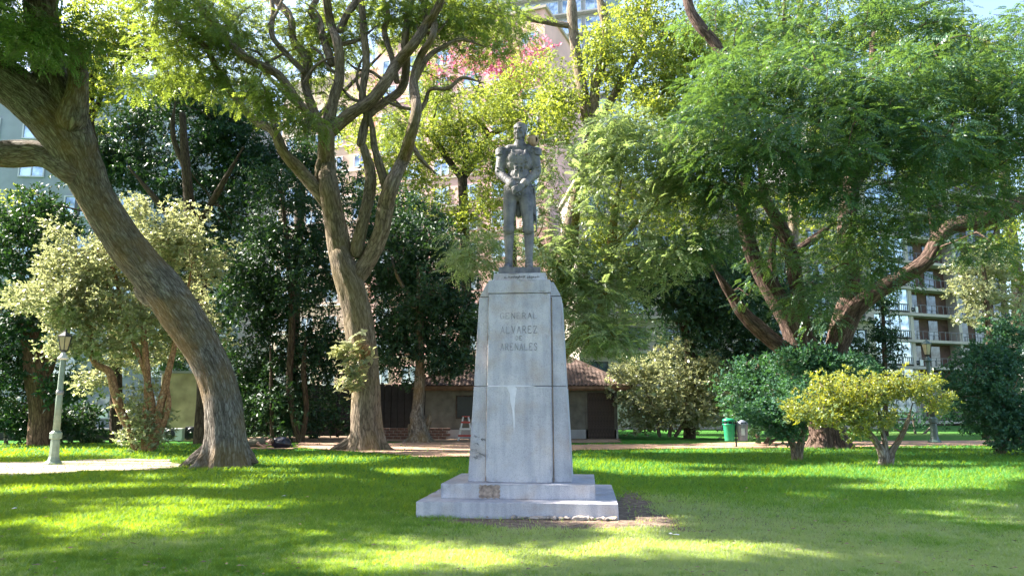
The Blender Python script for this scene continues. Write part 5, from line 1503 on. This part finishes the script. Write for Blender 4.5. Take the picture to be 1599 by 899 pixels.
# 4 the great tree on the right
b = G(1288, 698); YE = b.y
trunkE = W([(1295, 706, 26), (1291, 670, 24), (1281, 630, 26), (1273, 600, 30), (1268, 575, 31), (1258, 548, 24), (1250, 525, 17)], YE)
LE = [[(1262, 592, 20), (1250, 545, 19), (1232, 497, 18), (1203, 450, 15.5), (1178, 405, 12), (1166, 365, 11), (1158, 320, 9), (1150, 270, 7)],
      [(1264, 575, 13), (1252, 500, 12), (1243, 440, 11), (1236, 400, 11), (1218, 350, 10), (1195, 310, 8), (1185, 260, 6)],
      [(1286, 600, 18), (1303, 545, 15), (1316, 496, 15), (1330, 448, 12.5), (1327, 403, 12), (1321, 358, 13), (1328, 300, 13), (1335, 250, 9), (1330, 190, 6)],
      [(1290, 596, 16), (1310, 540, 14), (1334, 486, 14), (1366, 457, 13), (1411, 430, 12.5), (1447, 405, 12), (1476, 360, 12), (1524, 345, 13), (1569, 331, 12.5), (1620, 306, 12), (1700, 270, 11)],
      [(1250, 590, 12), (1226, 550, 12.5), (1186, 514, 12), (1160, 488, 10), (1138, 455, 7), (1112, 415, 4)],
      [(1462, 365, 7), (1455, 330, 6), (1448, 300, 6), (1450, 272, 6), (1470, 235, 5), (1500, 200, 4)], [(1450, 275, 5), (1412, 280, 4), (1375, 288, 3.5)],
      [(1210, 460, 8), (1205, 400, 6), (1215, 350, 5)], [(1330, 300, 8), (1380, 220, 7), (1440, 160, 6), (1520, 150, 5), (1600, 152, 5)], [(1235, 400, 8), (1275, 370, 6), (1300, 350, 5)],
      [(1160, 330, 8), (1168, 230, 8), (1158, 150, 8), (1138, 100, 8), (1112, 62, 8.5), (1092, 40, 8.5), (1076, 10, 8.5), (1070, -40, 8), (1066, -90, 7)],
      [(1330, 200, 6), (1280, 120, 5), (1230, 60, 5), (1225, 0, 5)], [(1335, 250, 7), (1360, 120, 6), (1370, 40, 5), (1420, 15, 4), (1500, -10, 4)]]
lbE = [W([(p[0], p[1], p[2], -j * .35 * (1 if k % 2 else .4) if k != 10 else -3) for j, p in enumerate(L)], YE) for k, L in enumerate(LE)]
blobE = BL([(1120, 425, 40, 28, 31, 1, 200), (1100, 380, 50, 30, 27, 1.2, 240), (1165, 440, 20, 24, 31, .8, 70), (1215, 395, 28, 28, 30, 1, 100), (1285, 430, 24, 34, 31, 1, 90), (1290, 500, 20, 20, 32, .6, 60), (1350, 360, 50, 30, 27, 1.2, 200), (1190, 350, 36, 24, 28, 1, 120), (1530, 380, 50, 24, 28, 1, 130), (1120, 20, 70, 40, 33, 2, 300), (1230, 0, 90, 30, 32, 2, 300), (1400, 5, 120, 25, 30, 2, 300), (1120, 130, 60, 60, 28, 2, 420), (1090, 190, 60, 40, 27, 2, 320), (1080, 330, 60, 40, 25, 1.5, 260), (1250, 90, 80, 40, 27, 2, 360), (1200, 130, 120, 60, 26, 2.5, 1000), (1330, 150, 130, 60, 24, 2.5, 1200), (1460, 130, 120, 60, 25, 2.5, 1000), (1570, 170, 90, 70, 25, 2.5, 800), (1130, 220, 90, 60, 25, 2.5, 800), (1250, 230, 130, 50, 23, 2.5, 1100),
            (1390, 230, 120, 50, 24, 2.5, 900), (1520, 250, 100, 50, 26, 2.5, 700), (1150, 300, 80, 40, 27, 2, 400), (1290, 300, 110, 26, 24, 1.5, 300), (1420, 330, 90, 50, 27, 2, 450), (1370, 390, 50, 50, 28, 1.5, 260),
            (1260, 480, 36, 45, 28, 1, 130), (1300, 40, 200, 50, 30, 2.5, 800), (1500, 60, 140, 50, 29, 2.5, 700), (1280, 400, 30, 50, 32, 1.5, 110), (1100, 290, 60, 50, 25, 1.5, 330), (1060, 360, 60, 30, 25, 1.2, 220),
            (1570, 310, 60, 30, 27, 1.5, 220), (1640, 120, 60, 120, 26, 2, 300), (1200, 50, 100, 40, 31, 2, 350), (1180, 400, 30, 60, 35, 1, 90)])
tree('spreading_great_tree', 'great spreading tree at the right with thick reddish-brown limbs and dense feathery crown', 'tree', (b.x, b.y, 0), trunkE, lbE, blobE,
     (M['bark_great'], M['leaf_teal']), lscale=.95, crad=.8, per=26, flat=.45, flare=.4, nroots=6, seg=48, ridges=.04, drop=.30, tint0=.34, droop=.35)

# background trees right
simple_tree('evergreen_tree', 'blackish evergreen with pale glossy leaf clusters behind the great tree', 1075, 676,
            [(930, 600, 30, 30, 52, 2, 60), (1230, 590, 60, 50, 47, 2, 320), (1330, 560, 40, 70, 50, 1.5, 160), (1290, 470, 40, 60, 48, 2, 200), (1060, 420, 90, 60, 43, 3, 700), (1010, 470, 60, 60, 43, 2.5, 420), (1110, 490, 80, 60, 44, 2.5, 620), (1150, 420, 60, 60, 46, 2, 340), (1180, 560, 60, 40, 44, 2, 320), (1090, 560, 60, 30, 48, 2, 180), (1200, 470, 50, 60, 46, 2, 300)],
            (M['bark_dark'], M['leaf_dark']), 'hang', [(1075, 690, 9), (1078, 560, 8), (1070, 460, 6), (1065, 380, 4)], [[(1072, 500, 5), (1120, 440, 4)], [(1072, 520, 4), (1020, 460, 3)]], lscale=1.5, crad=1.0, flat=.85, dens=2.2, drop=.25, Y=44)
simple_tree('background_tree', 'leafy tree topping the skyline behind the great tree, right of centre', 1230, 690,
            [(1230, 60, 90, 70, 48, 3, 520), (1330, 60, 90, 60, 49, 3, 420), (1180, 160, 60, 60, 48, 3, 280), (1300, 220, 120, 90, 50, 3, 500), (1240, 330, 80, 80, 50, 3, 400), (1320, 400, 60, 60, 52, 2, 240)],
            (M['bark_grey'], M['leaf_lime']), 'broad', [(1230, 700, 10), (1235, 500, 9), (1240, 300, 8), (1246, 160, 7), (1248, 60, 6), (1250, 0, 5)], [[(1246, 160, 4), (1215, 110, 4), (1212, 40, 3)]], lscale=1.3, crad=1.1, flat=.7, Y=49, tint0=.45, drop=.26, dens=2.6, grp='yellow-green trees in the background')
simple_tree('background_tree', 'leafy tree topping the skyline at the far right edge', 1540, 690,
            [(1450, 90, 110, 60, 47, 3, 560), (1560, 110, 80, 70, 47, 3, 480), (1500, 210, 110, 80, 49, 3, 500), (1590, 300, 50, 80, 46, 2.5, 260), (1580, 400, 40, 60, 45, 2, 200)],
            (M['bark_grey'], M['leaf_lime']), 'broad', [(1600, 700, 10), (1590, 500, 9), (1570, 300, 8), (1550, 160, 7), (1540, 60, 5)], [[(1560, 230, 4), (1500, 150, 4), (1470, 80, 3)]], lscale=1.3, crad=1.1, flat=.7, Y=47, tint0=.45, drop=.26, dens=2.6, grp='yellow-green trees in the background')
simple_tree('slender_tree', 'slender drooping tree in front of the glazed balconies', 1380, 680,
            [(1375, 470, 22, 40, 48, 1, 110), (1378, 520, 26, 50, 48, 1, 170), (1385, 580, 24, 40, 48, 1, 130), (1380, 430, 30, 20, 48, 1, 60)], (M['bark_dark'], M['leaf_dark']), 'hang', [(1385, 690, 4), (1382, 580, 3.5), (1378, 470, 2.5), (1376, 430, 2)], lscale=1.25, crad=.6, flat=1.1, Y=48)
simple_tree('pale_tree', 'pale sunlit tree in front of the balconies at the right', 1535, 690,
            [(1525, 430, 45, 40, 44, 1.8, 330), (1510, 470, 30, 30, 44, 1.4, 150), (1560, 470, 40, 40, 45, 1.5, 200), (1560, 410, 36, 30, 45, 1.5, 130)], (M['bark_dark'], M['leaf_gloss']), 'broad', [(1545, 700, 5), (1545, 560, 4.5), (1540, 460, 3.5), (1535, 410, 2.5)], lscale=1.2, crad=.8, flat=.6, Y=44, tint0=.6)

# ---- shrubs and small trees
b = G(225, 704)
bush_limbs = [W(l, b.y) for l in (
    [(212, 700, 5), (200, 668, 5.5), (188, 640, 6.5), (178, 605, 6.5), (170, 580, 6), (150, 568, 5), (142, 540, 4.5), (140, 510, 4), (128, 480, 3), (110, 440, 2.5)],
    [(226, 702, 5), (226, 670, 5.5), (230, 630, 5.5), (230, 590, 5), (228, 560, 5), (222, 500, 4), (215, 430, 3), (210, 370, 2)],
    [(236, 702, 6), (246, 665, 6.5), (250, 635, 6), (258, 605, 5.5), (262, 585, 5), (275, 530, 4), (290, 470, 3), (300, 410, 2)],
    [(232, 700, 5), (238, 640, 5), (226, 580, 4), (195, 500, 3), (180, 430, 3), (160, 400, 2)],
    [(240, 700, 4), (262, 640, 4), (262, 590, 3)])]
blobG = BL([(105, 470, 85, 38, 29.5, 2, 900), (150, 420, 60, 40, 30, 2, 600), (85, 410, 24, 40, 30, .9, 150), (90, 360, 10, 20, 30, .5, 26), (205, 400, 60, 50, 30.5, 2, 600), (215, 335, 22, 30, 30, .9, 130), (208, 315, 9, 18, 30, .4, 22), (255, 370, 40, 34, 30, 1.5, 300),
            (275, 330, 8, 16, 30, .4, 18), (300, 400, 50, 50, 31, 2, 520), (305, 350, 12, 26, 31, .5, 50), (345, 430, 30, 40, 31, 1, 190), (360, 395, 10, 20, 31, .5, 30), (180, 500, 100, 50, 30.5, 2, 900), (250, 480, 70, 60, 31, 2, 700), (120, 530, 70, 34, 30, 1.5, 400), (300, 520, 50, 50, 31.5, 1.5, 350),
            (60, 470, 40, 16, 29.5, 1, 140), (205, 560, 80, 34, 31.5, 1.5, 400), (130, 400, 40, 50, 30, 1.2, 220), (225, 650, 40, 44, 30.4, .7, 330), (222, 685, 26, 18, 30.3, .6, 150), (150, 590, 40, 26, 32, 1, 150)])
tree('pale_flowering_bush', 'large pale glossy-leaved bush with reddish bare trunks behind the left lamp', 'bush', (b.x, b.y, 0), None, bush_limbs, blobG, (M['bark_tan'], M['leaf_gloss']),
     leaf='broad', lscale=.82, crad=.42, flat=1.0, per=18, drop=.16, droop=.0, tint0=.6, twig=.012)

def shrub(name, label, u, v, crown, leafm, stems, lscale=.8, crad=.4, Y=None, grp=None, leaf='broad', bark='bark_grey', **kw):
    b = G(u, v) if Y is None else Vector((px(u, 640, Y).x, Y, 0))
    kw = dict(dict(flat=.85, drop=.18, droop=.05, tint0=.55, per=16, twig=.012), **kw)
    return tree(name, label, 'shrub', b, None, [W(s, b.y) for s in stems], BL(crown), (M[bark], M[leafm]), group=grp, leaf=leaf, lscale=lscale, crad=crad, **kw)
shrub('shrub', 'tall mixed shrub with sunlit yellow-green top right of the hut', 1040, 676,
      [(985, 575, 36, 24, 43, 1.5, 240), (1060, 590, 60, 40, 43, 2, 480), (1010, 630, 50, 36, 43, 2, 420), (1080, 640, 60, 30, 43, 2, 420), (1030, 560, 14, 28, 43, .8, 70), (1060, 555, 12, 24, 43, .8, 60), (1110, 590, 36, 36, 43, 1.5, 260), (965, 600, 16, 30, 43, 1, 80), (1130, 640, 30, 30, 42, 1.2, 180), (1040, 655, 70, 14, 43, 1, 200)],
      'leaf_gloss', [[(1030, 680, 3), (1020, 640, 2.5), (1000, 590, 2)], [(1045, 680, 3), (1055, 630, 2.5), (1060, 580, 2)], [(1055, 680, 3), (1080, 640, 2.5), (1100, 600, 2)]], 1.15, .6, Y=43)
shrub('shrub', 'blue-green shrub mass behind the litter bins', 1190, 690,
      [(1250, 565, 40, 20, 32, 1, 260), (1310, 568, 36, 20, 32, 1, 240), (1290, 590, 50, 20, 32, 1, 240), (1220, 610, 60, 26, 33, 1.2, 240), (1150, 600, 40, 36, 37, 1.2, 300), (1200, 590, 60, 30, 37, 1.5, 420), (1260, 570, 60, 30, 37, 1.5, 360), (1300, 590, 60, 40, 37, 1.5, 360), (1180, 640, 50, 34, 36.5, 1.2, 380), (1230, 640, 60, 36, 37, 1.5, 380), (1170, 670, 16, 20, 35, .5, 60)],
      'leaf_blue', [[(1185, 692, 3), (1175, 640, 2.5), (1160, 600, 2)], [(1195, 692, 3), (1230, 640, 2.5), (1260, 590, 2)], [(1183, 650, 2), (1186, 600, 1.6), (1183, 565, 1.2), (1172, 555, 1)], [(1200, 692, 2), (1270, 650, 2), (1310, 600, 1.5)]], 1.0, .5, Y=37)
shrub('small_tree', 'low dark-leaved little tree with short twin trunk right of the litter bins', 1245, 719,
      [(1215, 650, 45, 26, 24.5, 1, 420), (1250, 620, 50, 30, 24.8, 1, 380), (1180, 640, 26, 20, 24.5, .6, 130), (1225, 672, 34, 12, 24.6, .8, 110), (1340, 600, 50, 30, 26, 1, 260)],
      'leaf_blue', [[(1243, 720, 6.5), (1240, 700, 5.5), (1234, 685, 5), (1222, 665, 3.5), (1205, 645, 2)], [(1247, 720, 6), (1250, 695, 5.5), (1253, 680, 4.5), (1262, 650, 3), (1270, 620, 2)]], .62, .34, Y=24.9)
shrub('small_tree', 'little round tree with yellow-tipped leaves and a forked grey stem, in front at the right', 1385, 725,
      [(1310, 610, 60, 26, 22.6, .9, 520), (1300, 640, 65, 22, 22.6, .9, 420), (1350, 635, 40, 22, 22.7, .8, 260), (1420, 605, 46, 24, 23, .8, 420), (1430, 630, 40, 20, 23, .8, 260), (1340, 660, 44, 14, 22.7, .8, 180), (1400, 655, 30, 12, 23, .6, 90), (1375, 606, 40, 20, 22.8, .7, 200), (1365, 625, 34, 16, 22.7, .5, 130), (1245, 640, 22, 12, 22.4, .4, 70), (1330, 583, 40, 8, 22.6, .5, 80), (1470, 622, 14, 12, 23, .4, 40), (1340, 678, 24, 8, 22.6, .5, 40)],
      'leaf_yellow', [[(1380, 727, 8), (1378, 708, 6.5), (1368, 690, 5), (1355, 672, 4), (1335, 645, 2.5)], [(1387, 727, 7), (1393, 705, 5), (1405, 685, 4), (1415, 665, 3.4), (1425, 630, 2.2)], [(1384, 715, 5), (1382, 690, 4), (1376, 665, 3), (1370, 630, 2)], [(1364, 685, 3), (1345, 672, 2.6), (1310, 640, 2)]], .52, .3, drop=.40, per=12)
shrub('shrub', 'dark blue-green shrub overhanging the lawn at the right edge', 1560, 700,
      [(1540, 600, 60, 50, 28, 1.6, 620), (1590, 570, 50, 50, 28.5, 1.5, 480), (1560, 655, 60, 32, 28, 1.5, 520), (1500, 585, 30, 40, 29, 1.2, 230), (1610, 640, 50, 50, 28, 1.5, 420), (1580, 520, 40, 26, 28.5, 1, 200), (1530, 555, 40, 24, 28, 1, 160), (1600, 690, 40, 10, 27.5, 1, 120)],
      'leaf_blue', [[(1560, 704, 5), (1555, 660, 4), (1540, 600, 3), (1530, 560, 2)], [(1566, 704, 5), (1580, 650, 4), (1590, 580, 3)]], .8, .45, Y=28.3)
shrub('shrub', 'dark low shrub at the back left beside the wall', 20, 690,
      [(10, 655, 50, 30, 37, 1, 300), (95, 650, 30, 30, 39, .8, 160)], 'leaf_dark', [[(10, 694, 3), (5, 650, 2)], [(40, 694, 3), (80, 660, 2)]], 1.0, .5, Y=37)
shrub('shrub', 'dark green undergrowth in shade right of the leaning trunk', 430, 694,
      [(470, 650, 60, 26, 43.5, .8, 240), (400, 660, 30, 26, 43.5, .8, 160), (520, 640, 34, 40, 44, .8, 170)], 'leaf_dark', [[(470, 692, 2), (472, 660, 2)], [(430, 692, 2), (410, 665, 2)]], 1.1, .5, Y=43.5)
shrub('shrub', 'low dim shrub under the balconies, left of the right lamp', 1430, 674,
      [(1420, 652, 30, 16, 52, 1, 90), (1480, 640, 40, 20, 52, 1, 120), (1340, 640, 40, 24, 52, 1, 140)], 'leaf_blue', [[(1430, 680, 2), (1425, 650, 2)], [(1440, 680, 2), (1470, 650, 2)], [(1420, 680, 2), (1360, 650, 2)]], 1.2, .6, Y=52)

# ================================================================== STREET FURNITURE
def lamp_post(u, v, topv, mat, label):
    b = G(u, v); H_ = px(u, topv, b.y).z
    root = empty('lamp_post', b, label, 'street lamp', 'park lamp posts')
    s = H_ / 3.75
    lathe('base', [(.24 * s, 0), (.24 * s, .05 * s), (.17 * s, .11 * s), (.135 * s, .22 * s), (.12 * s, .68 * s), (.10 * s, .72 * s)], mat, root, 8, smooth=False)
    lathe('collar', [(.10 * s, .70 * s), (.165 * s, .73 * s), (.165 * s, .88 * s), (.10 * s, .94 * s)], mat, root, 8, smooth=False)
    lathe('shaft', [(.095 * s, .90 * s), (.085 * s, 1.9 * s), (.08 * s, 1.93 * s), (.07 * s, 2.9 * s), (.065 * s, 3.0 * s)], mat, root, 20)
    lathe('band', [(.09 * s, 1.96 * s), (.098 * s, 1.97 * s), (.098 * s, 2.07 * s), (.09 * s, 2.08 * s)], M['metal_grey'], root, 20)
    lathe('bell', [(.075 * s, 2.96 * s), (.145 * s, 2.99 * s), (.14 * s, 3.02 * s), (.085 * s, 3.08 * s), (.045 * s, 3.17 * s), (.03 * s, 3.22 * s)], M['white_paint'] if mat == M['lamp_green'] else mat, root, 20)
    lt = empty('lantern', (0, 0, 0)); lt.parent = root
    z0, z1 = 3.22 * s, 3.62 * s; r0, r1 = .105 * s, .19 * s
    lathe('lantern_cup', [(.03 * s, z0 - .05 * s), (.07 * s, z0 - .03 * s), (r0 + .012, z0), (r0 + .012, z0 + .02)], M['metal_dark'], lt, 6, smooth=False)
    for k in range(6):
        a0 = k * math.pi / 3; a1 = a0 + math.pi / 3
        bm = bmesh.new()
        q = [(r0 * .97 * math.cos(a0), r0 * .97 * math.sin(a0), z0 + .02), (r0 * .97 * math.cos(a1), r0 * .97 * math.sin(a1), z0 + .02), (r1 * .97 * math.cos(a1), r1 * .97 * math.sin(a1), z1), (r1 * .97 * math.cos(a0), r1 * .97 * math.sin(a0), z1)]
        f = bm.faces.new([bm.verts.new(p) for p in q]); bmesh.ops.solidify(bm, geom=[f], thickness=.006)
        from_bm('glass_pane', bm, M['lantern_glass'], lt)
        bm = bmesh.new(); bar(bm, (r0 * math.cos(a0), r0 * math.sin(a0), z0), (r1 * math.cos(a0), r1 * math.sin(a0), z1 + .01), .02)
        from_bm('glazing_bar', bm, M['metal_dark'], lt)
    lathe('lantern_roof', [(r1 + .02, z1), (r1 + .02, z1 + .02), (.12 * s, z1 + .09 * s), (.05 * s, z1 + .14 * s), (.02 * s, z1 + .18 * s), (.03 * s, z1 + .2 * s), (.005, z1 + .24 * s)], mat if mat != M['lamp_green'] else M['metal_dark'], lt, 6, smooth=False)
    return root
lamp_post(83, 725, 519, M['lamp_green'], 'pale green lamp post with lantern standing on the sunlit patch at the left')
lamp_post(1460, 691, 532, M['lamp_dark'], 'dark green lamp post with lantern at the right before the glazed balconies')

def litter_bins():
    p = G(1150, 697.5)
    post = empty('bin_post', p, 'dark metal post carrying the green and grey litter bins', 'post')
    lathe('upright', [(.04, 0), (.035, .05), (.035, 1.15), (.0, 1.16)], M['metal_dark'], post, 10)
    lathe('ground_plate', [(.16, 0), (.16, .02), (.05, .03)], M['metal_dark'], post, 12)
    bm = bmesh.new(); bar(bm, (-.22, 0, .95), (.22, 0, .95), .05); bar(bm, (-.22, 0, .45), (.22, 0, .45), .05); from_bm('bracket', bm, M['metal_dark'], post)
    def make(x, mat, label, s, open_):
        r = empty('litter_bin', (p.x + x, p.y, .26), label, 'litter bin', 'litter bins on a shared post')
        lathe('body', [(.20 * s, 0), (.205 * s, .02), (.25 * s, .66), (.26 * s, .68), (.23 * s, .69)], mat, r, 24)
        if open_:
            lathe('rim', [(.27 * s, .675), (.285 * s, .69), (.285 * s, .72), (.24 * s, .73)], mat, r, 24)
            lathe('mouth', [(.225 * s, .70), (.225 * s, .84)], M['black'], r, 20)
            lathe('lid', [(.27 * s, .845), (.28 * s, .86), (.27 * s, .92), (.18 * s, .965), (.0, .98)], mat, r, 24)
            bm = bmesh.new()
            for a in (.3, 2.84, 4.3, 5.1): bar(bm, (.24 * s * math.cos(a), .24 * s * math.sin(a), .70), (.24 * s * math.cos(a), .24 * s * math.sin(a), .86), .03)
            from_bm('lid_support', bm, mat, r)
        else:
            lathe('lid', [(.265 * s, .69), (.27 * s, .72), (.24 * s, .80), (.16 * s, .87), (.06 * s, .90), (.0, .905)], mat, r, 24)
            box('flap', (0, -.232 * s, .76), (.22, .03, .09), M['black'], r)
            box('sticker', (-.04, -.243 * s, .40), (.16, .012, .30), M['frame_white'], r)
    make(-.285, M['bin_green'], 'green litter bin with raised lid on the left of the shared post', 1.0, True)
    make(.285, M['bin_grey'], 'grey rounded litter bin on the right of the shared post', 1.0, False)
litter_bins()

def barrier():
    Y = 41.0; a = px(719, 690, Y); zt = px(727, 650, Y).z
    r = empty('trestle', (px(727, 690, Y).x, Y, 0), 'red and white A-frame trestle standing beside the hut wall, left of pedestal', 'trestle')
    w = .38
    for sx in (-1, 1):
        for sy in (-1, 1):
            bm = bmesh.new(); bar(bm, (sx * w, sy * .32, 0), (sx * w * .35, sy * .04, zt), .055); from_bm('leg', bm, M['white_paint'], r)
    for i, z in enumerate((.25, .6, .95)):
        k = w * (1 - .65 * z / zt); y = -.32 + .28 * z / zt
        bm = bmesh.new(); bm_box(bm, (0, y - .035, z), (2 * k + .1, .03, .10)); from_bm('slat', bm, M['red_paint'] if i % 2 == 0 else M['white_paint'], r)
    bm = bmesh.new(); bm_box(bm, (0, 0, zt), (.4, .14, .05)); from_bm('top_board', bm, M['red_paint'], r)
barrier()

# ================================================================== PERSON LYING DOWN WITH A BAG
Yp = 31.0
pb = G(420, 699)
mat_ = box('sleeping_mat', (0, 0, .02), (3.1, .85, .035), M['mat'], None, bev=.01)
mat_.location = (px(405, 640, 31.6).x, 31.6, .03); tag(mat_, 'thin tan mat under the person lying behind the leaning trunk', 'mat')
def person():
    Yq = 31.6
    X = lambda u: px(u, 640, Yq).x
    root = empty('person', (X(405), Yq, .065), 'person asleep on their side in an olive top, head on the black bag', 'person')
    ox = X(405)
    def q(u, z, d): return Vector((X(u) - ox, d, z))
    bm = bmesh.new()
    c = lambda a, b_, ra, rb: capsule(bm, q(*a), q(*b_), ra, rb, seg=12)
    # torso, hips, legs drawn up to the left behind the trunk
    c((411, .24, .02), (397, .19, .04), .17, .16); c((397, .19, .04), (384, .19, .05), .16, .18)
    c((384, .22, -.02), (371, .20, -.32), .13, .085); c((371, .20, -.32), (356, .09, -.08), .08, .055); c((356, .08, -.08), (352, .07, -.24), .045, .04)
    c((384, .13, .04), (366, .11, -.20), .13, .085); c((366, .11, -.20), (350, .08, .05), .08, .055); c((350, .08, .05), (346, .07, -.12), .045, .04)
    # neck, head
    c((412, .25, .02), (419, .25, 0), .07, .06)
    ball(bm, q(424, .25, -.02), (.115, .10, .095)); ball(bm, q(423.5, .235, -.09), (.085, .055, .065)); ball(bm, q(423.5, .235, -.145), (.02, .028, .018))
    ball(bm, q(420, .235, -.09), (.04, .035, .04)); ball(bm, q(424, .335, -.02), (.03, .02, .02))
    for dz in (-.0,): ball(bm, q(421.5, .235, -.135), (.012, .012, .028))
    # near arm bent in front of the chest, far arm under the head
    c((410, .33, -.06), (408, .18, -.26), .065, .05); c((408, .18, -.26), (418, .06, -.30), .048, .034)
    ball(bm, q(419.6, .055, -.31), (.05, .045, .022))
    for j in range(4):
        c((420.6 + .2 * j, .055 + .0, -.275 - .022 * j), (422.6 - .25 * abs(j - 1.3), .045, -.28 - .024 * j), .011, .010)
        c((422.6 - .25 * abs(j - 1.3), .045, -.28 - .024 * j), (423.8 - .3 * abs(j - 1.3), .03, -.285 - .024 * j), .010, .009)
    c((419.5, .06, -.27), (421, .07, -.235), .013, .011)
    c((411, .12, -.02), (420, .10, -.12), .055, .045); c((420, .10, -.12), (426, .13, -.16), .042, .032); ball(bm, q(427.5, .14, -.16), (.05, .03, .035))
    remeshed('body', bm, .012, 2, M['skin'], root)
    # clothing slightly outside the body
    bm = bmesh.new()
    capsule(bm, q(411, .24, .02), q(397, .19, .04), .185, .175); capsule(bm, q(397, .19, .04), q(393, .19, .05), .175, .18); capsule(bm, q(410, .33, -.06), q(409, .25, -.17), .082, .072)
    remeshed('shirt', bm, .016, 2, M['cloth_olive'], root)
    bm = bmesh.new()
    capsule(bm, q(392, .19, .05), q(384, .19, .05), .18, .195); capsule(bm, q(384, .22, -.02), q(371, .20, -.32), .15, .10); capsule(bm, q(371, .20, -.32), q(358, .10, -.10), .095, .07)
    capsule(bm, q(384, .13, .04), q(366, .12, -.20), .15, .10); capsule(bm, q(366, .12, -.20), q(352, .09, .03), .095, .07)
    remeshed('trousers', bm, .016, 2, M['cloth_tan'], root)
    bm = bmesh.new()
    ball(bm, q(425.5, .28, .01), (.12, .095, .11)); ball(bm, q(428, .26, -.03), (.07, .10, .09))
    rr = random.Random(2)
    for i in range(26):
        a = rr.uniform(-1.2, 2.4); e = rr.uniform(-.8, .8)
        p0 = q(425.5, .265, .015) + Vector((math.cos(a) * .11, math.sin(e) * .09, math.sin(a) * .09)); capsule(bm, p0, p0 + Vector((rr.uniform(-.03, .03), rr.uniform(-.04, .01), -.03)), .016, .008, seg=6)
    remeshed('hair', bm, .012, 1, M['hair'], root)
person()
# the bag
bgp = px(441, 640, 31.75)
bm = bmesh.new()
bmesh.ops.create_icosphere(bm, subdivisions=4, radius=1, matrix=Matrix.Translation((0, 0, .20)) @ Matrix.Diagonal((.44, .30, .24, 1)))
P = np.array([list(v.co) for v in bm.verts]); nn = fbm(P * 5, 90, 3) - .5
for v, a in zip(bm.verts, nn):
    v.co += v.normal * a * .16
    if v.co.x > .2: v.co.z -= (v.co.x - .2) * .35
    v.co.z = max(v.co.z, .0)
bag = empty('black_bag', (bgp.x, bgp.y + .05, .06), 'bulging black bag serving as a pillow for the person', 'bag')
from_bm('sack', bm, M['bag'], bag, True)
bm = bmesh.new(); capsule(bm, (.30, -.05, .16), (.46, -.08, .08), .05, .02, seg=8); ball(bm, (.48, -.09, .06), (.05, .035, .03)); from_bm('tied_neck', bm, M['bag'], bag, True)
